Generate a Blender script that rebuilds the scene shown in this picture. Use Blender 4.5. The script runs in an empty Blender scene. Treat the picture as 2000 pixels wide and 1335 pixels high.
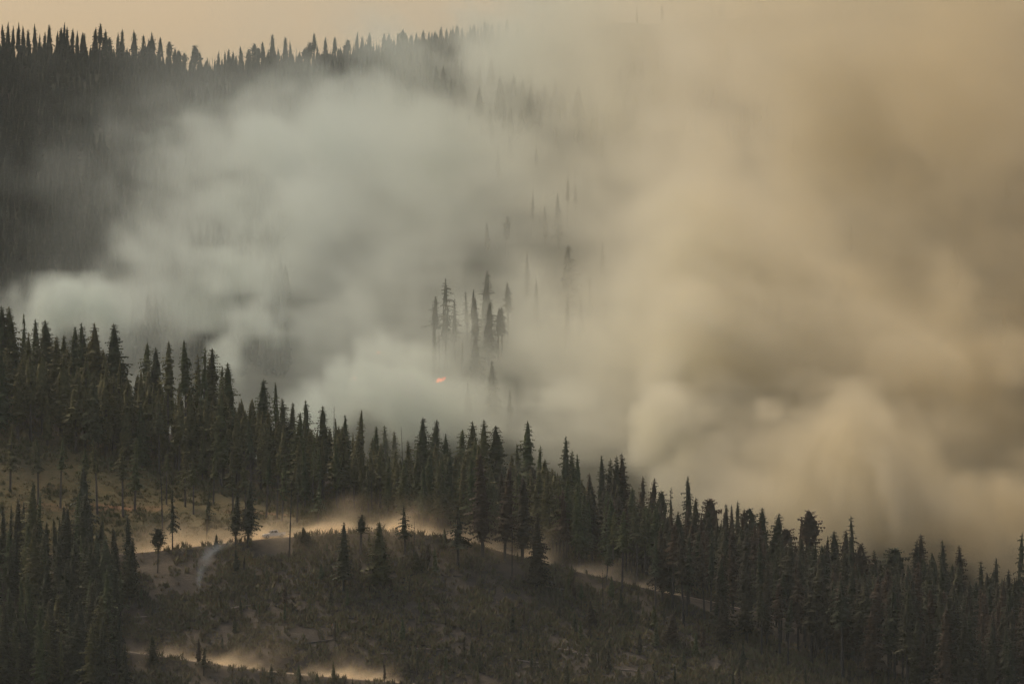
import bpy, math, random, os
import numpy as np

# ------------------------------------------------------------------ camera, sky, sun, exposure
sc = bpy.context.scene
COL = sc.collection
F = 12000.0                     # focal length in photo pixels (2000 wide)
HY = 1150.0                     # photo row of the true horizon
TH = math.atan((HY - 667.5) / F)
cam_d = bpy.data.cameras.new("camera")
cam_d.sensor_width = 36.0
cam_d.lens = F / 2000.0 * 36.0
cam_d.clip_start = 1.0
cam_d.clip_end = 20000.0
cam = bpy.data.objects.new("camera", cam_d)
COL.objects.link(cam)
cam.location = (0, 0, 0)
cam.rotation_euler = (math.pi / 2 + TH, 0, 0)
sc.camera = cam

SUN_EL, SUN_AZ = 48.0, -44.0     # sun veiled by smoke, high on the left (azimuth from +Y, clockwise)
world = bpy.data.worlds.new("World")
sc.world = world
world.use_nodes = True
nt = world.node_tree
bg = nt.nodes["Background"]
sky = nt.nodes.new("ShaderNodeTexSky")
sky.sky_type = 'NISHITA'
sky.sun_disc = False
sky.sun_elevation = math.radians(SUN_EL)
sky.sun_rotation = math.radians(SUN_AZ)
sky.altitude = 800
sky.air_density = 2.1
sky.dust_density = 9.0
sky.ozone_density = 1.0
tint = nt.nodes.new("ShaderNodeMix")
tint.data_type = 'RGBA'
tint.blend_type = 'MULTIPLY'
tint.inputs[0].default_value = 1.0
nt.links.new(sky.outputs[0], tint.inputs[6])
tint.inputs[7].default_value = (1.0, 0.885, 0.92, 1)   # sky seen through a high veil of smoke
nt.links.new(tint.outputs[2], bg.inputs[0])
bg.inputs[1].default_value = 0.135

sun_d = bpy.data.lights.new("sun", 'SUN')
sun_d.energy = 3.4
sun_d.angle = math.radians(22)
sun_d.color = (1.0, 0.86, 0.64)
sun = bpy.data.objects.new("sun", sun_d)
COL.objects.link(sun)
az, el = math.radians(SUN_AZ), math.radians(SUN_EL)
sdir = (math.sin(az) * math.cos(el), math.cos(az) * math.cos(el), math.sin(el))
from mathutils import Vector, Matrix
sun.rotation_euler = Vector(sdir).to_track_quat('Z', 'Y').to_euler()
sun.location = (0, 1500, 600)

sc.view_settings.view_transform = 'Standard'
sc.view_settings.look = 'None'
sc.view_settings.gamma = 1.0
sc.view_settings.use_curve_mapping = False
sc.view_settings.exposure = -0.22

cy = sc.cycles
cy.use_denoising = True
cy.use_adaptive_sampling = True
cy.adaptive_threshold = 0.04
cy.max_bounces = 6
cy.diffuse_bounces = 2
cy.glossy_bounces = 1
cy.transmission_bounces = 2
cy.volume_bounces = 4
cy.transparent_max_bounces = 8
cy.volume_step_rate = 4.0
cy.volume_max_steps = 160

rng = np.random.default_rng(7)
random.seed(7)

# ------------------------------------------------------------------ pixel <-> world
CT, ST = math.cos(TH), math.sin(TH)

def P(px, py, d):
    q = F * CT - ST * (667.5 - py)
    return ((px - 1000.0) / q * d, d, (F * ST + CT * (667.5 - py)) / q * d)

def proj(x, d, z):
    dep = d * CT + z * ST
    up = -d * ST + z * CT
    return 1000 + x / dep * F, 667.5 - up / dep * F

# ------------------------------------------------------------------ numpy noise
_T = np.random.default_rng(3).random((64, 64, 64), dtype=np.float32)

def vnoise(x, y, z):
    xi = np.floor(x); yi = np.floor(y); zi = np.floor(z)
    fx = (x - xi).astype(np.float32); fy = (y - yi).astype(np.float32); fz = (z - zi).astype(np.float32)
    fx = fx * fx * (3 - 2 * fx); fy = fy * fy * (3 - 2 * fy); fz = fz * fz * (3 - 2 * fz)
    x0 = xi.astype(np.int32) & 63; y0 = yi.astype(np.int32) & 63; z0 = zi.astype(np.int32) & 63
    x1 = (x0 + 1) & 63; y1 = (y0 + 1) & 63; z1 = (z0 + 1) & 63
    a = _T[x0, y0, z0] * (1 - fx) + _T[x1, y0, z0] * fx
    b = _T[x0, y1, z0] * (1 - fx) + _T[x1, y1, z0] * fx
    c = _T[x0, y0, z1] * (1 - fx) + _T[x1, y0, z1] * fx
    e = _T[x0, y1, z1] * (1 - fx) + _T[x1, y1, z1] * fx
    return (a * (1 - fy) + b * fy) * (1 - fz) + (c * (1 - fy) + e * fy) * fz

def fbm(x, y, z, s, octv=4, off=0.0):
    r = 0; a = 0.5; t = 0
    for o in range(octv):
        k = 2 ** o / s
        r = r + a * vnoise(x * k + off + o * 17.3, y * k + off * 1.7 + o * 5.1, z * k + off * 0.6 + o * 9.7)
        t += a; a *= 0.52
    return r / t                 # 0..1, mean .5

def sstep(a, b, x):
    t = np.clip((x - a) / (b - a), 0, 1)
    return t * t * (3 - 2 * t)

# ------------------------------------------------------------------ terrain
def line(pts):
    pts = sorted(pts)
    us = [p[0] for p in pts]; ps = [p[1] for p in pts]
    return np.array(us, float), np.array(ps, float)

ROADL = line([(-600, 1130), (0, 1092), (260, 1080), (380, 1060), (500, 1043), (600, 1031), (740, 1020), (860, 1033),
              (940, 1054), (1020, 1080), (1150, 1117), (1300, 1150), (1450, 1184), (1750, 1262), (2000, 1330), (2600, 1460)])
CREST = line([(-900, 520), (0, 745), (250, 815), (500, 890), (750, 948), (1000, 1008), (1250, 1082), (1500, 1150),
              (1750, 1222), (2000, 1292), (2700, 1480)])
RIDGE = line([(-1500, 150), (-200, 105), (0, 118), (120, 120), (250, 130), (380, 152), (550, 145), (700, 122), (950, 85),
              (1200, 50), (1500, 30), (2000, 20), (3000, 40)])

def cadd(c, k):
    return (c[0], c[1] + k)

TL = [(-4000, -3.0), (-300, -3.0), (0, -2.5), (60, -6.0), (600, -95.0), (1150, -72.0),
      (1300, line([(-2000, 1480), (0, 1480), (2000, 1520), (4000, 1600)])),
      (1400, line([(-1500, 1300), (0, 1334), (250, 1334), (750, 1346), (1200, 1346), (1600, 1378), (2000, 1405), (3000, 1500)])),
      (1465, ROADL),
      (1515, line([(-900, 620), (0, 868), (200, 902), (400, 946), (600, 991), (740, 1008), (1000, 1052), (1250, 1116), (1500, 1178),
                   (1750, 1248), (2000, 1314), (2700, 1480)])),
      (1570, CREST),
      (1650, cadd(CREST, 85)),
      (1720, line([(-1500, 900), (0, 935), (1000, 950), (2000, 1040), (3500, 1200)])),
      (1800, line([(-1500, 830), (0, 860), (1000, 868), (2000, 930), (3500, 1050)])),
      (1900, line([(-1500, 760), (0, 780), (1000, 782), (2000, 820), (3500, 900)])),
      (2000, line([(-1500, 690), (0, 705), (1000, 705), (2000, 730), (3500, 790)])),
      (2200, line([(-1500, 560), (0, 570), (1000, 560), (2000, 570), (3500, 600)])),
      (2500, line([(-1500, 360), (0, 350), (1000, 325), (2000, 300), (3500, 320)])),
      (2800, RIDGE),
      (2900, cadd(RIDGE, 12)),
      (3200, 180.0), (3900, 90.0), (5000, 60.0), (9000, 60.0)]
TD = np.array([t[0] for t in TL], float)

def _zl(k, x):
    d, c = TL[k]
    if isinstance(c, float):
        return np.full_like(x, c)
    u = 1000 + x * F / d
    py = np.interp(u, c[0], c[1])
    q = F * CT - ST * (667.5 - py)
    return (F * ST + CT * (667.5 - py)) / q * d

def _zraw(x, d):
    k = np.clip(np.searchsorted(TD, d, side='right') - 1, 0, len(TD) - 2)
    z = np.zeros_like(x)
    for kk in np.unique(k):
        m = k == kk
        t = (d[m] - TD[kk]) / (TD[kk + 1] - TD[kk])
        z[m] = _zl(kk, x[m]) * (1 - t) + _zl(kk + 1, x[m]) * t
    return z

def _zbase(x, d):
    z = sum(_zraw(x, d + o) for o in (-9, -4.5, 0, 4.5, 9)) / 5
    o0 = np.zeros_like(x)
    near = sstep(900, 1300, d)
    far = sstep(1650, 1800, d)
    z = z + near * (fbm(x, d, o0, 16.0, 3, 2.0) - 0.5) * (1.1 + 4 * far) + far * (fbm(x, d, o0, 90.0, 2, 5.0) - 0.5) * 14 * (1 - sstep(2650, 2800, d))
    return z

# roads: centre line (x -> d, z), terrain is cut level under them
R1X = np.array([P(u, 1050, 1465)[0] for u in np.linspace(-300, 2200, 160)])
R1D = np.full_like(R1X, 1465.0) + np.sin(R1X * 0.03) * 1.2
R1Z = _zbase(R1X, R1D)
for _ in range(6):
    R1Z[1:-1] = (R1Z[:-2] + 2 * R1Z[1:-1] + R1Z[2:]) / 4

def hit(px, py, d0, d1, fn, step=1.0):
    ds = np.arange(d0, d1, step)
    q = F * CT - ST * (667.5 - py)
    xs = (px - 1000.0) / q * ds
    zs = (F * ST + CT * (667.5 - py)) / q * ds
    zt = fn(xs, ds)
    w = np.nonzero(zt >= zs)[0]
    i = w[0] if len(w) else len(ds) - 1
    return float(xs[i]), float(ds[i]), float(zt[i])

_r2 = [hit(u, v, 1320, 1465, _zbase, 0.5) for u, v in
       ((-300, 1215), (0, 1242), (150, 1260), (260, 1276), (380, 1293), (480, 1306), (600, 1320), (720, 1330), (850, 1339), (1100, 1350), (1500, 1385))]
R2X = np.linspace(_r2[0][0], _r2[-1][0], 120)
R2D = np.interp(R2X, [p[0] for p in _r2], [p[1] for p in _r2])
for _ in range(40):
    R2D[1:-1] = (R2D[:-2] + 2 * R2D[1:-1] + R2D[2:]) / 4
R2Z = _zbase(R2X, R2D)
for _ in range(6):
    R2Z[1:-1] = (R2Z[:-2] + 2 * R2Z[1:-1] + R2Z[2:]) / 4

def terrain(x, d):
    x = np.asarray(x, float); d = np.asarray(d, float)
    z = _zbase(x, d)
    for RX, RD, RZ in ((R1X, R1D, R1Z), (R2X, R2D, R2Z)):
        dc = np.interp(x, RX, RD); zc = np.interp(x, RX, RZ)
        w = (1 - sstep(3.2, 6.0, np.abs(d - dc))) * ((x > RX[0]) & (x < RX[-1]))
        z = z * (1 - w) + zc * w
    return z

def tz(x, d):
    return float(terrain(np.array([x]), np.array([d]))[0])

# ------------------------------------------------------------------ materials
def mat(name):
    m = bpy.data.materials.new(name)
    m.use_nodes = True
    return m, m.node_tree, m.node_tree.nodes["Principled BSDF"]

def ramp(t, stops, link):
    r = t.nodes.new("ShaderNodeValToRGB")
    els = r.color_ramp.elements
    while len(els) < len(stops):
        els.new(0.5)
    for e, (p, c) in zip(els, stops):
        e.position = p; e.color = (*c, 1)
    t.links.new(link, r.inputs[0])
    return r.outputs[0]

def noise(t, scale, detail=4, rough=0.6, coord='Object'):
    tc = t.nodes.new("ShaderNodeTexCoord")
    n = t.nodes.new("ShaderNodeTexNoise")
    n.inputs["Scale"].default_value = scale
    n.inputs["Detail"].default_value = detail
    n.inputs["Roughness"].default_value = rough
    t.links.new(tc.outputs[coord], n.inputs["Vector"])
    return n.outputs["Fac"]

def mixc(t, fac, a, b, mode='MIX'):
    m = t.nodes.new("ShaderNodeMix"); m.data_type = 'RGBA'; m.blend_type = mode
    for sock, v in ((m.inputs[0], fac), (m.inputs[6], a), (m.inputs[7], b)):
        if isinstance(v, (int, float)):
            sock.default_value = v
        elif isinstance(v, tuple):
            sock.default_value = (*v, 1)
        else:
            t.links.new(v, sock)
    return m.outputs[2]

def needles(name, cols):
    m, t, b = mat(name)
    oi = t.nodes.new("ShaderNodeObjectInfo")
    c1 = ramp(t, [(i / (len(cols) - 1), c) for i, c in enumerate(cols)], oi.outputs["Random"])
    n = noise(t, 1.4, 3)
    c2 = ramp(t, [(0.25, (0.55, 0.55, 0.55)), (0.75, (1.5, 1.45, 1.3))], n)
    c = mixc(t, 1.0, c1, c2, 'MULTIPLY')
    t.links.new(c, b.inputs["Base Color"])
    b.inputs["Roughness"].default_value = 0.8
    b.inputs["Specular IOR Level"].default_value = 0.15
    return m

M = {}
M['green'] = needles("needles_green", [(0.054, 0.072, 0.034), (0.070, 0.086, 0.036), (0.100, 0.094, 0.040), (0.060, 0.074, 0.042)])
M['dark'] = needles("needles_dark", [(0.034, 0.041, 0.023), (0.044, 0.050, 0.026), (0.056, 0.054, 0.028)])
M['scorch'] = needles("needles_scorched", [(0.056, 0.040, 0.026), (0.068, 0.045, 0.028), (0.048, 0.043, 0.027), (0.045, 0.045, 0.026)])
M['far'] = needles("needles_far", [(0.022, 0.030, 0.022), (0.028, 0.036, 0.024), (0.024, 0.028, 0.022)])
M['brush'] = needles("brush_leaves", [(0.045, 0.040, 0.028), (0.055, 0.048, 0.030)])

m, t, b = mat("bark")
c = ramp(t, [(0.3, (0.035, 0.028, 0.022)), (0.7, (0.10, 0.085, 0.07))], noise(t, 3.0, 4))
t.links.new(c, b.inputs["Base Color"]); b.inputs["Roughness"].default_value = 0.9
M['bark'] = m
m, t, b = mat("charred_bark")
c = ramp(t, [(0.35, (0.012, 0.011, 0.010)), (0.75, (0.05, 0.045, 0.04))], noise(t, 2.5, 4))
t.links.new(c, b.inputs["Base Color"]); b.inputs["Roughness"].default_value = 0.9
M['char'] = m
m, t, b = mat("bleached_wood")
c = ramp(t, [(0.3, (0.16, 0.13, 0.10)), (0.7, (0.36, 0.29, 0.23))], noise(t, 3.0, 4))
t.links.new(c, b.inputs["Base Color"]); b.inputs["Roughness"].default_value = 0.85
M['wood'] = m

# ground
m, t, b = mat("hillside_ground")
at = t.nodes.new("ShaderNodeAttribute"); at.attribute_name = "grass"
at2 = t.nodes.new("ShaderNodeAttribute"); at2.attribute_name = "soil"
n1 = noise(t, 0.12, 6, 0.65); n2 = noise(t, 0.9, 5, 0.7)
burn = ramp(t, [(0.3, (0.034, 0.030, 0.024)), (0.55, (0.068, 0.057, 0.043)), (0.75, (0.110, 0.090, 0.066))], n2)
burn2 = ramp(t, [(0.35, (0.040, 0.034, 0.028)), (0.65, (0.090, 0.072, 0.050))], n1)
burn = mixc(t, 0.5, burn, burn2)
gr = ramp(t, [(0.3, (0.065, 0.068, 0.028)), (0.5, (0.125, 0.105, 0.046)), (0.72, (0.18, 0.13, 0.06))], n2)
gr2 = ramp(t, [(0.35, (0.05, 0.05, 0.022)), (0.65, (0.11, 0.078, 0.038))], n1)
gr = mixc(t, 0.5, gr, gr2)
c = mixc(t, at.outputs["Fac"], burn, gr)
so = ramp(t, [(0.3, (0.16, 0.085, 0.045)), (0.7, (0.30, 0.17, 0.09))], n2)
c = mixc(t, at2.outputs["Fac"], c, so)
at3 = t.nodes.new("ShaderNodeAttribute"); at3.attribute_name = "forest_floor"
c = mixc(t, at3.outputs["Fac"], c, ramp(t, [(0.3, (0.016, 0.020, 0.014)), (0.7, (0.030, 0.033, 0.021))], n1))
t.links.new(c, b.inputs["Base Color"]); b.inputs["Roughness"].default_value = 0.95
b.inputs["Specular IOR Level"].default_value = 0.1
bp = t.nodes.new("ShaderNodeBump"); bp.inputs["Strength"].default_value = 0.8; bp.inputs["Distance"].default_value = 0.5
t.links.new(n2, bp.inputs["Height"]); t.links.new(bp.outputs[0], b.inputs["Normal"])
M['ground'] = m
m, t, b = mat("dirt_road")
c = ramp(t, [(0.3, (0.17, 0.125, 0.08)), (0.7, (0.28, 0.21, 0.13))], noise(t, 0.8, 6, 0.7))
t.links.new(c, b.inputs["Base Color"]); b.inputs["Roughness"].default_value = 0.95
M['road'] = m

def volmat(name, col, g, dens=None):
    m = bpy.data.materials.new(name); m.use_nodes = True
    t = m.node_tree
    t.nodes.remove(t.nodes["Principled BSDF"])
    v = t.nodes.new("ShaderNodeVolumePrincipled")
    v.inputs["Color"].default_value = (*col, 1)
    v.inputs["Anisotropy"].default_value = g
    v.inputs["Absorption Color"].default_value = (0, 0, 0, 1)
    if dens is None:
        v.inputs["Density"].default_value = 1.0
    else:
        v.inputs["Density"].default_value = dens
        v.inputs["Density Attribute"].default_value = ""
    t.links.new(v.outputs[0], t.nodes["Material Output"].inputs["Volume"])
    return m

# ------------------------------------------------------------------ object helpers
def mesh_np(name, v, f, material=None, smooth=False):
    """v (N,3) float, f list of tuples or (M,k) int array"""
    me = bpy.data.meshes.new(name)
    v = np.asarray(v, np.float32)
    if isinstance(f, np.ndarray):
        k = f.shape[1]
        me.vertices.add(len(v)); me.vertices.foreach_set("co", v.ravel())
        me.loops.add(f.size); me.loops.foreach_set("vertex_index", f.astype(np.int32).ravel())
        me.polygons.add(len(f))
        me.polygons.foreach_set("loop_start", np.arange(0, f.size, k, dtype=np.int32))
        me.polygons.foreach_set("loop_total", np.full(len(f), k, np.int32))
        me.update(calc_edges=True)
    else:
        me.from_pydata(v.tolist(), [], f)
    if smooth:
        me.polygons.foreach_set("use_smooth", np.ones(len(me.polygons), bool))
    if material:
        me.materials.append(material)
    return me

def obj(name, data, parent=None, loc=None):
    o = bpy.data.objects.new(name, data)
    COL.objects.link(o)
    if parent is not None:
        o.parent = parent
    if loc is not None:
        o.location = loc
    return o

def tag(o, label=None, cat=None, group=None, kind=None):
    if label: o["label"] = label
    if cat: o["category"] = cat
    if group: o["group"] = group
    if kind: o["kind"] = kind
    return o

# ------------------------------------------------------------------ terrain sheet
xs = np.unique(np.concatenate([np.linspace(-3000, -700, 12), np.arange(-700, -240, 20), np.arange(-240, 241, 2.0), np.arange(260, 701, 20), np.linspace(700, 3000, 12)]))
ds = np.unique(np.concatenate([np.linspace(-800, 1200, 22), np.arange(1210, 1330, 8), np.arange(1330, 1600, 1.6), np.arange(1600, 1740, 6), np.arange(1740, 3000, 12), np.linspace(3000, 5200, 16)]))
GX, GD = np.meshgrid(xs, ds)
gx, gd = GX.ravel(), GD.ravel()
gz = terrain(gx, gd)
nx, nd_ = len(xs), len(ds)
ii = (np.arange(nd_ - 1)[:, None] * nx + np.arange(nx - 1)[None, :]).ravel()
faces = np.stack([ii, ii + 1, ii + nx + 1, ii + nx], 1)
me = mesh_np("hillside", np.stack([gx, gd, gz], 1), faces, M['ground'], True)
gu, gv = proj(gx, gd, gz)
edge = np.interp(gx / 1515 * F + 1000, [0, 200, 400, 600, 740, 860], [868, 902, 946, 991, 1008, 1030])
grass = sstep(1466, 1470, gd) * (1 - sstep(1524, 1540, gd)) * (1 - sstep(-28, -16, gx)) * (0.75 + 0.25 * sstep(.35, .6, fbm(gx, gd, gd * 0, 12, 3, 8.)))
soil = (sstep(1488, 1490, gd - 0.08 * (gx + 100) - 8 * (fbm(gx, gd, gd * 0, 30, 2, 4.) - .5)) * (1 - sstep(1490, 1493, gd - 0.08 * (gx + 100) - 8 * (fbm(gx, gd, gd * 0, 30, 2, 4.) - .5)))) * (1 - sstep(-60, -45, gx)) * sstep(.42, .6, fbm(gx, gd, gd * 0, 14, 3, 11.))
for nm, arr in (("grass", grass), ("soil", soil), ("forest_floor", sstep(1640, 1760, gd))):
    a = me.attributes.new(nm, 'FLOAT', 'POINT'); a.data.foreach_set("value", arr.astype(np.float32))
tag(obj("hillside_ground", me), kind="structure")

def road(name, RX, RD, RZ, half, label):
    v = []; n = len(RX)
    for i in range(n):
        a = max(i - 1, 0); b_ = min(i + 1, n - 1)
        tx, td = RX[b_] - RX[a], RD[b_] - RD[a]
        l = math.hypot(tx, td); px_, pd_ = -td / l, tx / l
        for k, hgt in ((-1, 0.06), (-0.45, 0.10), (0, 0.16), (0.45, 0.10), (1, 0.06)):
            v.append((RX[i] + px_ * half * k, RD[i] + pd_ * half * k, RZ[i] + hgt))
    f = [(i * 5 + j, (i + 1) * 5 + j, (i + 1) * 5 + j + 1, i * 5 + j + 1) for i in range(n - 1) for j in range(4)]
    tag(obj(name, mesh_np(name, v, f, M['road'], True)), kind="structure")
road("dirt_road", R1X, R1D, R1Z, 2.7, "")
road("lower_dirt_road", R2X, R2D, R2Z, 2.7, "")
# ------------------------------------------------------------------ tree meshes
def tube(pts, radii, n=6):
    v = []; f = []
    for (x, y, z), r in zip(pts, radii):
        for k in range(n):
            a = 2 * math.pi * k / n
            v.append((x + r * math.cos(a), y + r * math.sin(a), z))
    for i in range(len(pts) - 1):
        for k in range(n):
            f.append((i * n + k, i * n + (k + 1) % n, (i + 1) * n + (k + 1) % n, (i + 1) * n + k))
    f.append(tuple((len(pts) - 1) * n + k for k in range(n)))
    return v, f

def build_trunk(r, H, stubs=0, lo=0.15, hi=0.6, bare=False):
    bx, by = r.uniform(-.02, .02), r.uniform(-.02, .02)
    pts = []; rad = []
    for i in range(8):
        t_ = i / 7
        pts.append((bx * H * t_ * t_ , by * H * t_ * t_, -1.2 + (H + 1.2) * t_))
        rad.append(0.0145 * H * (1 - t_) ** 0.8 + 0.02)
    v, f = tube(pts, rad)
    for _ in range(stubs):
        t_ = r.uniform(lo, hi); a = r.uniform(0, 2 * math.pi); L = r.uniform(.4, 1.8) * (1.3 - t_)
        x0, y0, z0 = bx * H * t_ * t_, by * H * t_ * t_, H * t_
        i0 = len(v)
        e = (x0 + L * math.cos(a), y0 + L * math.sin(a), z0 + L * r.uniform(-.45, .25))
        w = 0.05
        v += [(x0, y0, z0 - w), (x0 - w * math.sin(a), y0 + w * math.cos(a), z0 + w), (x0 + w * math.sin(a), y0 - w * math.cos(a), z0 + w), e]
        f += [(i0, i0 + 1, i0 + 3), (i0 + 1, i0 + 2, i0 + 3), (i0 + 2, i0, i0 + 3)]
    return v, f, bx, by

def build_crown(r, H, base, R, step, nb, bx, by, prof=0.75, droop=.35, gap=.06, K=4, tuft=False, core=.5, fat=1.0):
    v = []; f = []
    if core > 0:      # inner foliage mass, ragged cone
        nr, na = max(6, int((1 - base) * REF / (step * 2.2))), 9
        for i in range(nr + 1):
            tt = i / nr; zz = H * (base + (1 - base) * tt * .96)
            t_ = zz / H
            for k in range(na):
                a = 6.283 * k / na + i * .35
                q = R * core * ((1 - tt) ** prof) * min(1.0, .35 + tt * 5) * r.uniform(.55, 1.35) + .05
                if tuft: q = R * .62 * max(0.0, 1 - (abs(tt - .5) / .55) ** 2) * r.uniform(.6, 1.3) + .05
                v.append((bx * H * t_ * t_ + q * math.cos(a), by * H * t_ * t_ + q * math.sin(a), zz + r.uniform(-.5, .3) * step * 1.5))
        for i in range(nr):
            for k in range(na):
                if r.random() < gap * 1.2: continue
                a_, b_, c_, d_ = i * na + k, i * na + (k + 1) % na, (i + 1) * na + (k + 1) % na, (i + 1) * na + k
                f += [(a_, b_, c_), (a_, c_, d_)]
    z = H * base
    ph = r.uniform(0, 6.28); ph2 = r.uniform(0, 6.28)
    sidephase = r.uniform(0, 6.28)
    while z < H * 0.985:
        t_ = z / H; tt = (t_ - base) / (1 - base)
        x0, y0 = bx * H * t_ * t_, by * H * t_ * t_
        if tuft:
            rad = R * (max(0.0, 1 - (abs(tt - .45) / .6) ** 2.2)) * .95 + .25
        else:
            rad = R * ((1 - tt) ** prof) * min(1.0, .55 + tt * 4.5) + 0.06
        rad *= 1 + .22 * math.sin(ph + tt * 19) * math.sin(ph2 + tt * 7.3)
        n = max(3, int(round(nb * (0.6 + 0.4 * (1 - tt)) + r.uniform(-1, 1))))
        a0 = r.uniform(0, 6.28)
        for k in range(n):
            if r.random() < gap: continue
            a = a0 + 6.283 * k / n + r.uniform(-.35, .35)
            L = rad * r.uniform(.62, 1.12) * (1 + .15 * math.cos(a - sidephase))
            if r.random() < .05: L *= 1.3
            ca, sa = math.cos(a), math.sin(a)
            up = .55 * tt - .12 + r.uniform(-.12, .12)
            dr = droop * r.uniform(.6, 1.4)
            zz = z + r.uniform(-.4, .4) * step
            s_beg = 0.22 if tuft else 0.06
            pv = []
            for q in range(K + 1):
                s = s_beg + (1 - s_beg) * q / K
                pz = zz + L * (up * s - dr * s * s + .22 * dr * s ** 5)
                pv.append((x0 + ca * L * s, y0 + sa * L * s, pz))
            i0 = len(v); v += pv
            for q in range(K):
                s = (q + .5) / K
                w = (L * .36 * (1 - .6 * s) + .16) * fat * r.uniform(.7, 1.3)
                mx = [(pv[q][j] * .35 + pv[q + 1][j] * .65) for j in range(3)]
                dn = w * r.uniform(.15, .6)
                i1 = len(v)
                v += [(mx[0] - sa * w, mx[1] + ca * w, mx[2] - dn), (mx[0] + sa * w, mx[1] - ca * w, mx[2] - dn * r.uniform(.6, 1.3)),
                      (mx[0] + r.uniform(-.1, .1), mx[1] + r.uniform(-.1, .1), mx[2] - w * r.uniform(.6, 1.1) - .08)]
                f += [(i0 + q, i0 + q + 1, i1), (i0 + q, i1 + 1, i0 + q + 1), (i0 + q, i0 + q + 1, i1 + 2)]
        z += step * r.uniform(.75, 1.25) * (0.7 + 0.5 * (1 - tt))
    # leader
    i0 = len(v); tx, ty = bx * H, by * H
    w = .16
    v += [(tx - w, ty, H * .965), (tx + w, ty, H * .965), (tx, ty + w, H * .965), (tx, ty, H * 1.0)]
    f += [(i0, i0 + 1, i0 + 3), (i0 + 1, i0 + 2, i0 + 3), (i0 + 2, i0, i0 + 3)]
    return v, f

REF = 22.0
#          base  R    step  nb prof droop gap  tuft stubs
SPEC = {
    'fir':    (.10, 2.9, .58, 8, .68, .42, .05, False, 6),
    'spruce': (.22, 2.6, .64, 7, .66, .50, .08, False, 10),
    'column': (.14, 1.8, .58, 6, .50, .45, .08, False, 8),
    'spire':  (.30, 1.5, .70, 5, .70, .45, .16, False, 16),
    'slim':   (.50, 1.9, .60, 6, .58, .55, .12, False, 26),
    'ragged': (.34, 2.3, .85, 5, .60, .60, .26, False, 26),
    'tuft':   (.66, 1.5, .60, 5, .60, .40, .18, False, 26),
    'pine':   (.48, 2.7, .62, 7, .70, .10, .18, True, 18),
}
def raw_tree(kind, seed, low=False):
    r = random.Random(seed)
    base, R, step, nb, prof, droop, gap, tuft, stubs = SPEC[kind]
    base *= r.uniform(.8, 1.2); R *= r.uniform(.88, 1.14)
    tv, tf, bx, by = build_trunk(r, REF, 0 if low else stubs, .12, base + .12)
    if low:
        cv, cf = build_crown(r, REF, base, R, step * 1.5, max(5, nb - 1), bx, by, prof, droop, gap * .6, 2, tuft, .62, 1.5)
    else:
        cv, cf = build_crown(r, REF, base, R, step, nb, bx, by, prof, droop, gap, 4, tuft, {'ragged': .28, 'slim': .42, 'tuft': .4, 'spire': .42}.get(kind, .46))
    return tv, tf, cv, cf

VAR = {}
def variants(kind, matname, nvar=3, barkm='bark'):
    key = (kind, matname)
    if key not in VAR:
        L = []
        for s in range(nvar):
            tv, tf, cv, cf = raw_tree(kind, 100 * s + sum(map(ord, kind)))
            L.append((mesh_np("trunk", tv, tf, M[barkm], True), mesh_np("crown", cv, np.array(cf, np.int32), M[matname])))
        VAR[key] = L
    return VAR[key]

LOWVAR = {}
def lowvar(kind, matname):
    key = (kind, matname)
    if key not in LOWVAR:
        L = []
        for s in range(4):
            tv, tf, cv, cf = raw_tree(kind, 1000 + 100 * s + sum(map(ord, kind)), True)
            n = len(tv)
            f3 = [tuple(x) for x in tf] + [tuple(i + n for i in x) for x in cf]
            me = mesh_np("conifer", tv + cv, f3, None)
            me.materials.append(M['bark']); me.materials.append(M[matname])
            mi = np.zeros(len(me.polygons), np.int32); mi[len(tf):] = 1
            me.polygons.foreach_set("material_index", mi)
            L.append(me)
        LOWVAR[key] = L
    return LOWVAR[key]

def thing_tree(name, kind, matname, x, d, z, H, wide, label, cat, group=None, barkm='bark'):
    if name == "conifer_tree":
        name = {'fir': 'dense_conifer', 'spruce': 'tapered_conifer', 'column': 'tapered_conifer', 'spire': 'tapered_conifer'}.get(kind, 'sparse_conifer')  # named by crown shape alone; the species is not identified
    tr, cr = random.choice(variants(kind, matname, 3, barkm))
    e = obj(name, None, loc=(x, d, z))
    s = H / REF
    wide *= 1.45
    e.scale = (s * wide, s * wide, s)
    e.rotation_euler = (random.gauss(0, .022), random.gauss(0, .022), random.uniform(0, 6.28))
    tag(e, label, cat, group)
    tk = obj("trunk", tr, e); tk.scale = (.75, .75, 1); obj("crown", cr, e)
    return e

def ordn(n):
    return f"{n}{'th' if 10 <= n % 100 <= 20 else {1: 'st', 2: 'nd', 3: 'rd'}.get(n % 10, 'th')}"

DESC = {'fir': 'broad dense', 'spruce': 'tapering', 'column': 'narrow columnar', 'spire': 'thin spired', 'slim': 'slim',
        'ragged': 'ragged gappy', 'tuft': 'tuft-topped', 'pine': 'round-topped'}
TAKEN = []       # (x, d) of placed trees

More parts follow.
